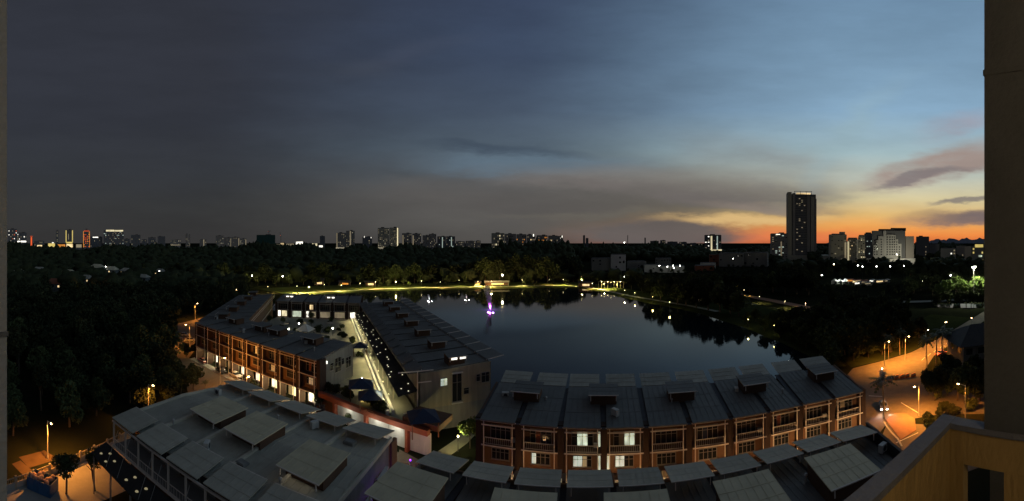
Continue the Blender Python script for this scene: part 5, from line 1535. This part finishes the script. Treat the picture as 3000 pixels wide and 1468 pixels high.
# ------------------------------------------------------------------ barriers on the right road
for k, px in enumerate((2612, 2626, 2642, 2658, 2676)):
    p = at(px, 1112 - k * 2)
    th = thing('traffic_barrier', 'orange plastic barrier across the closed lane', 'barrier', tuple(p), -.2, 'orange barriers across the road')
    put(shared('barr', lambda: MB().hexa([(-.8, -.28, 0), (.8, -.28, 0), (.8, .28, 0), (-.8, .28, 0), (-.72, -.1, 1.0), (.72, -.1, 1.0), (.72, .1, 1.0), (-.72, .1, 1.0)]).mesh('barrier_body', material('orange_plastic', (.55, .16, .04), .5))), 'barrier_body', th)
    put(shared('barrb', lambda: MB().box(-.6, .6, -.2, -.17, .55, .75).mesh('reflective_band', MT['paint'])), 'reflective_band', th)
p = at(2584, 1108)
th = thing('guard_post', 'small white guard post with a bright lamp at the junction', 'guard post', tuple(p))
MB().box(-.5, .5, -.5, .5, 0, 1.9).build('booth', MT['white'], th); MB().box(-.7, .7, -.7, .7, 1.9, 2.0).build('roof', MT['brown'], th)
MB().ball((0, 0, 2.6), .16, 8, 5).build('lamp', MT['g_lamp_w'], th); MB().tube((0, 0, 2.0), (0, 0, 2.5), .04).build('lamp_stem', MT['pole'], th)

# ------------------------------------------------------------------ hipped roof house on the right
c = polar(2868, 118)
th = thing('hipped_roof_house', 'white house under a dark hipped roof beside the tall column', 'house', (c.x, c.y, 0), -.75)
MB().box(-8, 8, -6, 6, 0, 8.0).build('wall', MT['greywall'], th)
rf = MB(); h0, h1 = 7.9, 12.2
rf.face([(-10, -8, h0), (10, -8, h0), (3, 0, h1), (-3, 0, h1)]); rf.face([(10, 8, h0), (-10, 8, h0), (-3, 0, h1), (3, 0, h1)])
rf.face([(10, -8, h0), (10, 8, h0), (3, 0, h1)]); rf.face([(-10, 8, h0), (-10, -8, h0), (-3, 0, h1)])
rf.build('roof', MT['dark'], th)
for z in (1.2, 4.9):
    for x in (-6.2, -2.4, 1.4, 5.2):
        wn = MB().box(x - 1.1, x + 1.1, -6.1, -5.98, z, z + 2.0).build('window', MT['frame'], th)
        MB().box(x - 1.0, x + 1.0, -6.14, -6.11, z + .1, z + 1.9).build('pane', MT['glass'], wn)
    for y in (-3, 2):
        wn = MB().box(-8.1, -7.98, y - 1.1, y + 1.1, z, z + 2.0).build('window', MT['frame'], th)
        MB().box(-8.14, -8.11, y - 1.0, y + 1.0, z + .1, z + 1.9).build('pane', MT['glass'], wn)

# ------------------------------------------------------------------ buildings on the skyline and beyond the park
random.seed(12)


def unit(mat, name): return shared(('unit', mat, name), lambda: MB().box(-.5, .5, -.5, .5, 0, 1).mesh(name, MT[mat]))


def tower(px0, px1, ytop, d, label, body='far', lit=(), cols=0, rows=0, dark=None, depth=.6, turn=0.0, crown=None, name='tower_block', group='skyline towers', cat='tower', steps=None, share=.25, strips=(), base=None, z0=0.0):
    """a far building sized by its width and top in the view at distance d; windows are boxes proud of the facade"""
    pxc = (px0 + px1) / 2; p = polar(pxc, d); w = (px1 - px0) / FPX * d; h = EYE + (Y0 - ytop) / FPX * d
    th = thing(name, label, cat, (p.x, p.y, z0), -(pxc - 1500) / FPX + turn, group)
    dp = max(8, w * depth)
    put(unit(body, 'facade'), 'facade', th, SC(w, dp, h))
    put(unit('fartop', 'roof'), 'roof', th, T(0, 0, h) @ SC(w * .96, dp * .96, max(.6, h * .012)))
    for fx, fw, fh in (steps or ((random.uniform(-.2, .2), .3, .05),)):
        put(unit('fartop' if not steps else body, 'roof_block'), 'roof_block', th, T(fx * w, 0, h) @ SC(fw * w, dp * .5, fh * h))
    yf = -dp / 2
    if cols and rows:
        for i in range(cols):
            for j in range(rows):
                r_ = random.random()
                m = None
                if r_ < share and lit: m = random.choice(lit)
                elif dark and r_ < dark: m = 'glass'
                if m is None: continue
                ww, hh = w / cols * random.uniform(.3, .55), h / rows * random.uniform(.3, .45)
                put(unit(m, 'window'), 'window', th, T(-w / 2 + w * (i + .5) / cols, yf - .1, h * (.1 + .86 * (j + .3) / rows)) @ SC(ww, .5, hh))
    for fx, fw, a, b, m in strips:
        put(unit(m, 'lit_strip'), 'lit_strip', th, T(fx * w, yf - .3, h * a) @ SC(fw * w, .8, h * (b - a)))
    if crown: put(unit(crown, 'crown_light'), 'crown_light', th, T(0, yf + .3, h + .2) @ SC(w * .86, 1.5, max(2.0, h * .03)))
    if base: put(unit(base, 'base_light'), 'base_light', th, T(0, yf - 1, 11) @ SC(w * 1.05, 1, h * .04 + 1))
    return th


WW = ('g_far', 'g_far', 'g_far', 'g_farw')
tower(24, 50, 672, 1900, 'dark block with scattered lights at the very edge of the skyline', 'fardark', ('g_white', 'g_dim', 'g_red'), 5, 9, share=.3)
tower(50, 78, 682, 1950, 'lower block beside the edge of the skyline', 'fardark', ('g_white', 'g_dim'), 6, 6, share=.3, strips=((0, .9, .42, .5, 'g_white'),))
tower(88, 96, 693, 1800, 'thin mast with a pink light', 'fardark', (), crown='g_red', strips=((0, .5, .3, .95, 'g_red'),))
tower(100, 130, 706, 1900, 'low dark block past the pink mast', 'fardark', ('g_far',), 6, 3)
for k, (a, b, t, m) in enumerate(((108, 124, 718, 'g_warm'), (140, 162, 713, 'g_yellow'), (168, 192, 716, 'g_orange'), (194, 214, 715, 'g_warm'), (222, 240, 716, 'g_dim'), (152, 158, 710, 'g_shopw'))):
    tower(a, b, t, 1500, ('low warm lit hall at the foot of the skyline', 'golden lit hall at the foot of the skyline', 'orange lit hall next to the golden one', 'warm hall below the yellow outlined tower', 'dim hall beside the red tower', 'bright small hall before the golden one')[k], 'fardark', (), strips=((0, .9, .55, 1.0, m),), group='lit halls below the skyline', cat='hall', name='lit_hall')
tower(164, 171, 676, 2200, 'thin dark tower with a line of lights', 'fardark', ('g_far',), 1, 10, share=.5)
t = tower(192, 214, 674, 1900, 'tower outlined with yellow light', 'fardark', (), strips=((-.42, .12, .35, .98, 'g_yellow'), (.42, .12, .35, .98, 'g_yellow'), (0, .8, .3, .38, 'g_yellow'), (-.1, .08, .5, .8, 'g_dim')))
tower(244, 263, 678, 1900, 'tower glowing red and orange with a pointed top', 'fardark', ('g_red', 'g_orange', 'g_red'), 4, 9, share=.8, crown='g_red', strips=((-.47, .07, .1, 1.0, 'g_orange'), (.47, .07, .1, 1.0, 'g_orange')), steps=((0, .55, .09), (0, .25, .16)))
tower(264, 290, 693, 2100, 'low block beside the red tower with a white light', 'fardark', ('g_white', 'g_dim'), 5, 4, share=.2, strips=((.1, .6, .9, .97, 'g_white'),))
tower(304, 362, 676, 1900, 'wide dark block with a bright lit roof edge', 'fardark', ('g_dim', 'g_blue', 'g_dim'), 14, 10, share=.3, strips=((-.18, .4, .95, 1.04, 'g_shop'), (.25, .44, .95, 1.03, 'g_shop')))
for k, (a, b, t_) in enumerate(((288, 300, 694), (384, 411, 689), (434, 456, 696), (462, 484, 693), (364, 380, 700), (415, 430, 702))):
    tower(a, b, t_, 1900, ('slim dark block left of the wide lit roof', 'plain dark block right of the wide lit roof', 'dark block with a stepped roof', 'dark block with a small turret', 'low block against the wide lit roof', 'low dark block between two taller ones')[k], 'fardark', ('g_far',), 5, 5, share=.08)
tower(499, 530, 703, 2400, 'low pinkish flats left of two slender towers', 'far', WW, 7, 4, share=.3, strips=((0, .9, .3, .38, 'g_dim'),))
tower(544, 550, 686, 2400, 'left one of two slender towers', 'far', WW, 2, 9, share=.2)
tower(552, 557, 688, 2400, 'right one of two slender towers', 'far', WW, 2, 9, share=.25)
tower(585, 605, 702, 2400, 'small block with a pale edge', 'far', WW, 4, 4, share=.15, strips=((.1, .12, .2, 1, 'g_dim'),))
for k, (a, b, t_) in enumerate(((632, 655, 691), (656, 678, 696), (679, 702, 695), (703, 722, 699))):
    tower(a, b, t_, 2100, ('dark first block of the pale row of flats', 'second block of the pale row of flats', 'third block of the pale row of flats', 'last block of the pale row of flats with a white light')[k], 'far', WW, 6, 7, share=.22, strips=((.4, .1, .2, .9, 'g_dim'),) if k else ())
tower(752, 806, 689, 1300, 'dark green netted block under construction', 'fargreen', (), 0, 0, crown=None, name='construction_block')
for k, (px, d) in enumerate(((788, 1320), (823, 1500))):
    p = polar(px, d); th = thing('tower_crane', ('crane rising over the green netted block', 'slim crane with a leaning jib right of the netted block')[k], 'crane', tuple(p), -.6, 'cranes on the skyline')
    hh = 74 if k == 0 else 62
    MB().beam((0, 0, 0), (0, 0, hh), 1.6).build('mast', MT['fardark'], th)
    MB().beam((-6, 0, hh), (22 if k == 0 else -10, 0, hh + (0 if k == 0 else 14)), 1.2).build('jib', MT['fardark'], th)
    MB().ball((-6, 0, hh), 1.0, 6, 4).build('warning_light', MT['g_red'], th)
for k, (a, b, t_, m) in enumerate(((808, 822, 715, 'g_dim'), (822, 832, 712, 'g_warm'), (838, 862, 714, 'g_dim'), (866, 888, 708, 'g_shopw'), (892, 912, 717, 'g_dim'), (914, 930, 713, 'g_shop'), (934, 946, 719, 'g_shopw'))):
    tower(a, b, t_, 1400, ('dim strip of lit halls past the netted block', 'hall with one bright lamp past the netted block', 'pale lit hall on the skyline', 'brightest white lit hall on the skyline', 'sloping lit stand on the skyline', 'lit hall with a yellow front', 'small white lit hall before the tall flats')[k], 'fardark', (), strips=((0, .9, .72, 1.0, m),), group='lit halls on the skyline', cat='hall', name='lit_hall')
tower(937, 952, 692, 1700, 'thin dark water tower with a flat head', 'fardark', (), depth=.8)
tower(985, 1014, 683, 1500, 'left one of the twin flats with lit stairwells', 'far', WW, 6, 10, share=.28, strips=((-.42, .12, .15, 1, 'g_dim'),), base='g_farw')
tower(1014, 1039, 677, 1520, 'right one of the twin flats with lit stairwells', 'far', WW, 6, 10, share=.28, strips=((0, .14, .15, 1, 'g_dim'),), base='g_farw')
tower(1062, 1090, 694, 1700, 'low dark block with two white lights', 'fardark', ('g_far',), 5, 5, share=.15, strips=((-.3, .06, .95, 1.05, 'g_white'), (.4, .06, .9, .98, 'g_white')))
tower(1107, 1140, 669, 1450, 'left half of the tall bright flats', 'farpale', WW, 7, 13, share=.34, dark=.5, base='g_farw')
tower(1141, 1168, 668, 1470, 'right half of the tall bright flats with a lit corner strip', 'farpale', WW, 6, 13, share=.34, dark=.5, strips=((.38, .1, .1, 1.0, 'g_shop'),), base='g_farw')
for k, (a, b, t_) in enumerate(((1178, 1206, 684), (1208, 1234, 685), (1238, 1258, 690), (1256, 1278, 686))):
    tower(a, b, t_, 1700, ('grey flats right of the tall bright ones', 'grey flats with a lit edge', 'lower grey flats in the middle of the row', 'darker flats at the end of the row')[k], 'far', WW, 6, 9, share=.2, dark=.5, strips=((-.4, .1, .1, .9, 'g_dim'),) if k < 2 else ())
for k, (a, b, t_) in enumerate(((1281, 1306, 693), (1307, 1333, 693))):
    tower(a, b, t_, 1500, ('left dark block with a white lit edge', 'right dark block with a white lit edge')[k], 'fardark', ('g_dim', 'g_blue'), 6, 6, share=.2, strips=((.1, .08, .1, .95, 'g_blue'),))
for k, (a, b) in enumerate(((1336, 1362), (1364, 1392), (1394, 1408))):
    tower(a, b, 707 - k, 2200, ('low pinkish row of houses with small lights', 'low row of houses with orange lights', 'end of the low row of houses')[k], 'far', WW, 7, 3, share=.4)
for k, (a, b, t_, m) in enumerate(((1440, 1478, 684, 'farpale'), (1479, 1512, 686, 'far'), (1513, 1542, 687, 'far'), (1543, 1568, 688, 'far'), (1572, 1604, 690, 'far'), (1606, 1634, 691, 'far'), (1634, 1650, 692, 'far'))):
    tower(a, b, t_, 1150, ('pale left end of the long flats on the hill', 'dark second part of the long flats', 'third part of the long flats with orange lights', 'fourth part of the long flats with a white roof light', 'orange lit part of the long flats', 'striped part of the long flats', 'last narrow part of the long flats')[k], m, (('g_dim', 'g_shop'), ('g_far',), ('g_orange', 'g_dim'), ('g_warm', 'g_dim'), ('g_orange', 'g_warm', 'g_dim'), ('g_warm', 'g_dim'), ('g_white',))[k], 7, 6, share=(.35, .15, .3, .25, .5, .35, .15)[k], dark=.5, strips=((.3, .1, .92, 1.03, 'g_white'),) if k in (3, 6) else (), group='long flats on the hill')
for k, (a, b, t_, d) in enumerate(((1708, 1714, 690, 2600), (1716, 1724, 698, 2600), (1838, 1840, 690, 2000), (1888, 1892, 697, 2400), (1905, 1930, 706, 2200), (1934, 1950, 704, 2200), (1955, 1985, 708, 2300), (1990, 2012, 709, 2200), (2022, 2040, 712, 2100), (2046, 2058, 713, 2100))):
    tower(a, b, t_, d, ('thin pylon on the horizon', 'small block beside the pylon', 'needle mast on the horizon', 'slim mast right of the needle', 'low far block with a turret', 'far block with a pale line', 'long low far block', 'low far block with one lamp', 'small far block before the striped tower', 'tiny far block before the striped tower')[k], 'fardark', ('g_far',), 3 if b - a > 8 else 0, 3, share=.2, group='small far blocks')
tower(2064, 2113, 689, 1150, 'dark square tower with two lit strips', 'fardark', ('g_dim', 'g_white'), 6, 9, share=.14, strips=((-.08, .09, .12, .95, 'g_shop'), (.26, .06, .2, .95, 'g_blue')), base='g_shop')

# the tall tower: pale fins, dark glazed middle, lit roof frame
D = 800; p = polar(2347, D); w = 84 / FPX * D; h = EYE + (Y0 - 572) / FPX * D
th = thing('glass_tower', 'tallest tower with pale side fins and a lit roof frame', 'tower', (p.x, p.y, 0), -(2347 - 1500) / FPX + .12)
dp = w * .55
put(unit('fardark', 'core'), 'core', th, SC(w * .96, dp, h))
for x, fw, dz, m in ((-.43, .14, 4, 'farpale'), (-.28, .09, 2, 'far'), (.22, .10, -2, 'far'), (.36, .12, -5, 'farpale'), (.46, .07, -9, 'far')):
    put(unit(m, 'fin'), 'fin', th, T(x * w, -dp * .05, 0) @ SC(fw * w, dp * 1.04, h + dz))
for j in range(34):
    put(unit('far', 'floor_band'), 'floor_band', th, T(-.03 * w, -dp / 2 - .15, 12 + j * (h - 16) / 34) @ SC(w * .38, .5, .9))
    for k in range(4):
        if random.random() < .16: put(unit('g_dim', 'window'), 'window', th, T((-.17 + k * .085) * w, -dp / 2 - .2, 13.2 + j * (h - 16) / 34) @ SC(w * .05, .4, 1.6))
for x in (-.25, -.05, .15, .33): put(unit('far', 'roof_post'), 'roof_post', th, T(x * w, -dp * .4, h) @ SC(.8, .8, 6))
put(unit('far', 'roof_frame'), 'roof_frame', th, T(.04 * w, -dp * .4, h + 6) @ SC(w * .62, 1.2, .8))
put(unit('g_warm', 'crown_light'), 'crown_light', th, T(.06 * w, -dp * .3, h + .4) @ SC(w * .5, 1.0, 3.4))
put(unit('farpale', 'podium'), 'podium', th, T(.2 * w, -8, 0) @ SC(w * 1.9, dp * 1.2, 9.5))
tower(2258, 2306, 685, 780, 'lower dark block joined to the tallest tower', 'far', ('g_dim', 'g_blue'), 5, 12, share=.22, dark=.5, turn=.1, strips=((-.1, .25, .96, .985, 'g_shopw'), (.1, .06, .1, .7, 'g_dim')), depth=.8)

# flats and stepped white building right of the tower
tower(2430, 2478, 688, 620, 'pale cream flats left of the stepped white building', 'farpale', ('g_far',), 5, 14, share=.04, dark=.35, steps=((.28, .3, .10), (-.1, .5, .04)), strips=((.42, .1, .15, .75, 'g_dim'),), turn=.2, group='flats near the stepped building')
tower(2484, 2512, 700, 600, 'cream flats with a dark cap', 'farpale', ('g_dim', 'g_warm'), 5, 14, share=.1, dark=.4, steps=((0, .9, .05),), turn=-.2, strips=((-.4, .12, .1, .9, 'g_shop'),), group='flats near the stepped building')
tower(2514, 2534, 693, 640, 'narrow flats with a lit stair', 'farpale', ('g_dim', 'g_shop'), 3, 14, share=.3, dark=.5, steps=((0, .8, .06),), group='flats near the stepped building')
tower(2532, 2556, 685, 680, 'dark slim block with lit upper floors', 'fardark', ('g_dim', 'g_blue'), 4, 14, share=.14, steps=((0, .7, .05),), group='flats near the stepped building')
D = 640; p = polar(2604, D); k_ = D / FPX
th = thing('stepped_building', 'white building with a stepped front and rows of square windows', 'building', (p.x, p.y, 0), -(2604 - 1500) / FPX + .1)
def zpx(y): return EYE + (Y0 - y) * k_
put(unit('fardark', 'glass_body'), 'glass_body', th, T(0, 8, 0) @ SC(98 * k_, 14, zpx(676)))
put(unit('fartop', 'roof_block'), 'roof_block', th, T(-6 * k_, 8, zpx(676)) @ SC(46 * k_, 10, 3)); put(unit('fartop', 'roof_block'), 'roof_block', th, T(30 * k_, 10, zpx(676)) @ SC(44 * k_, 10, 5))
for x0, x1, yt in ((-46, -38, 718), (-38, -31, 704), (-31, -17, 692), (-17, -8, 676), (-8, 20, 688), (20, 27, 701), (27, 37, 714)):
    put(unit('white', 'white_front'), 'white_front', th, T((x0 + x1) / 2 * k_, 0, 0) @ SC((x1 - x0) * k_ - .1, 3.0 + .1 * (x0 % 3), zpx(yt)))
for row in range(10):
    y = 747 - row * 7.2
    for x in (-42, -35, -22, -5, 3, 10, 16, 23, 31):
        top = 718 if x < -38 else 704 if x < -31 else 692 if x < -17 else 688 if x < 20 else 701 if x < 27 else 714
        if y - 5 > top:
            put(unit('glass', 'window'), 'window', th, T(x * k_, -1.62, zpx(y)) @ SC(3.4 * k_, .25, 3.6 * k_))
put(unit('far', 'side_tower'), 'side_tower', th, T(62 * k_, 6, 0) @ SC(24 * k_, 16, zpx(692)))
put(unit('white', 'podium'), 'podium', th, T(5 * k_, -6, 0) @ SC(140 * k_, 10, zpx(757)))
for x in (-45, 35): put(unit('glass', 'podium_window'), 'podium_window', th, T(x * k_, -11.2, zpx(765)) @ SC(30 * k_, .3, 5 * k_))
pointlight((p.x - 20, p.y - 40, 14), 26000, (1.0, .96, .75), 1.0, th, 'facade_floodlight')
tower(2684, 2722, 694, 760, 'dark maroon block behind the stepped building', 'fardark', ('g_dim', 'g_white'), 6, 8, share=.12, group='blocks at the right end')
tower(2723, 2752, 716, 760, 'low maroon block with a sloping roof', 'fardark', ('g_far',), 5, 4, share=.1, group='blocks at the right end')
tower(2756, 2800, 728, 700, 'low block with a lit entrance', 'fardark', ('g_dim', 'g_white'), 5, 4, share=.2, group='blocks at the right end')
tower(2802, 2846, 722, 720, 'low plain block before the hills', 'far', ('g_far',), 6, 4, share=.08, group='blocks at the right end')
tower(2848, 2882, 722, 650, 'block with a golden lit roof sign', 'fardark', ('g_yellow',), 4, 4, share=.2, strips=((.1, .7, .95, 1.12, 'g_yellow'), (.2, .3, .4, .5, 'g_window')), group='blocks at the right end')
# pale low halls beyond the lake
for k, (a, b, t_, d, m, lab) in enumerate(((1733, 1790, 757, 505, 'greywall', 'left part of the white block with dark window bands'), (1790, 1833, 746, 500, 'white', 'right part of the white block with small windows'), (1838, 1892, 766, 520, 'greywall', 'long pale roof beyond the lake'), (1888, 1930, 776, 470, 'white', 'low white hall behind the floodlights'), (1930, 2004, 779, 470, 'white', 'long low white wall behind the floodlights'), (1920, 1966, 757, 560, 'greywall', 'pale hall with a hipped roof'),
                                          (2078, 2112, 746, 600, 'redroof', 'dark red block beside the pale hall'), (2108, 2180, 742, 580, 'greywall', 'left half of the wide pale hall'), (2180, 2250, 740, 585, 'greywall', 'right half of the wide pale hall'), (2036, 2090, 778, 500, 'redroof', 'low red roofed shed'), (2052, 2096, 770, 530, 'white', 'long low white shed'))):
    tower(a, b, t_, d, lab, m, (), 6 if b - a > 45 else 4, 3, share=0, dark=.3, group='pale halls beyond the lake', cat='hall', name='low_hall', depth=.5, turn=random.uniform(-.15, .15))
# tents and stalls of the night market
for k in range(3):
    p = polar(2446 + k * 15, 338)
    th = thing('market_tent', 'peaked white market tent, ' + ('left', 'middle', 'right')[k] + ' one of three', 'tent', tuple(p), .1, 'market tents')
    pyramid(2.3, 2.6, 5.2).build('tent_roof', MT['white'], th)
    MB().box(-2.1, 2.1, 1.9, 2.0, 0, 2.6).build('back_cloth', MT['white'], th)
    for sx_ in (-1, 1):
        for sy in (-1, 1): MB().tube((sx_ * 2.1, sy * 2.1, 0), (sx_ * 2.1, sy * 2.1, 2.6), .06).build('leg', MT['pole'], th)
    pointlight((p.x, p.y - 3.5, 3.4), 420, (.9, 1.0, .95), .3, th)
for k, (px, d, w, m) in enumerate(((2492, 352, 7, 'g_orange'), (2512, 345, 9, 'g_warm'), (2535, 340, 8, 'g_dim'), (2556, 348, 8, 'g_shopw'), (2580, 345, 8, 'g_warm'), (2600, 350, 7, 'g_dim'), (2515, 330, 8, 'g_shopw'), (2545, 328, 7, 'g_dim'))):
    p = polar(px, d)
    th = thing('market_stall', ('stall with an orange lit awning', 'wide warm lit stall', 'dim stall in the middle of the market', 'white lit stall under a floodlight', 'warm stall right of the white one', 'last dim stall of the market', 'front stall with a bright counter', 'front stall without a lamp')[k], 'stall', tuple(p), random.uniform(-.3, .3), 'market stalls')
    MB().box(-w / 2, w / 2, 1.2, 1.4, 0, 2.6).build('back_wall', MT['brown'], th)
    MB().slab([(-w / 2 - .3, -1.6, 2.5), (w / 2 + .3, -1.6, 2.5), (w / 2 + .3, 1.5, 3.3), (-w / 2 - .3, 1.5, 3.3)], .1).build('awning', MT['redroof' if k < 3 else 'roofdark'], th)
    MB().box(-w / 2 + .2, w / 2 - .2, 1.12, 1.2, .9, 2.3).build('lit_back', MT[m], th)
    MB().box(-w / 2, w / 2, -1.2, -.6, 0, .95).build('counter', MT['greywall'], th)
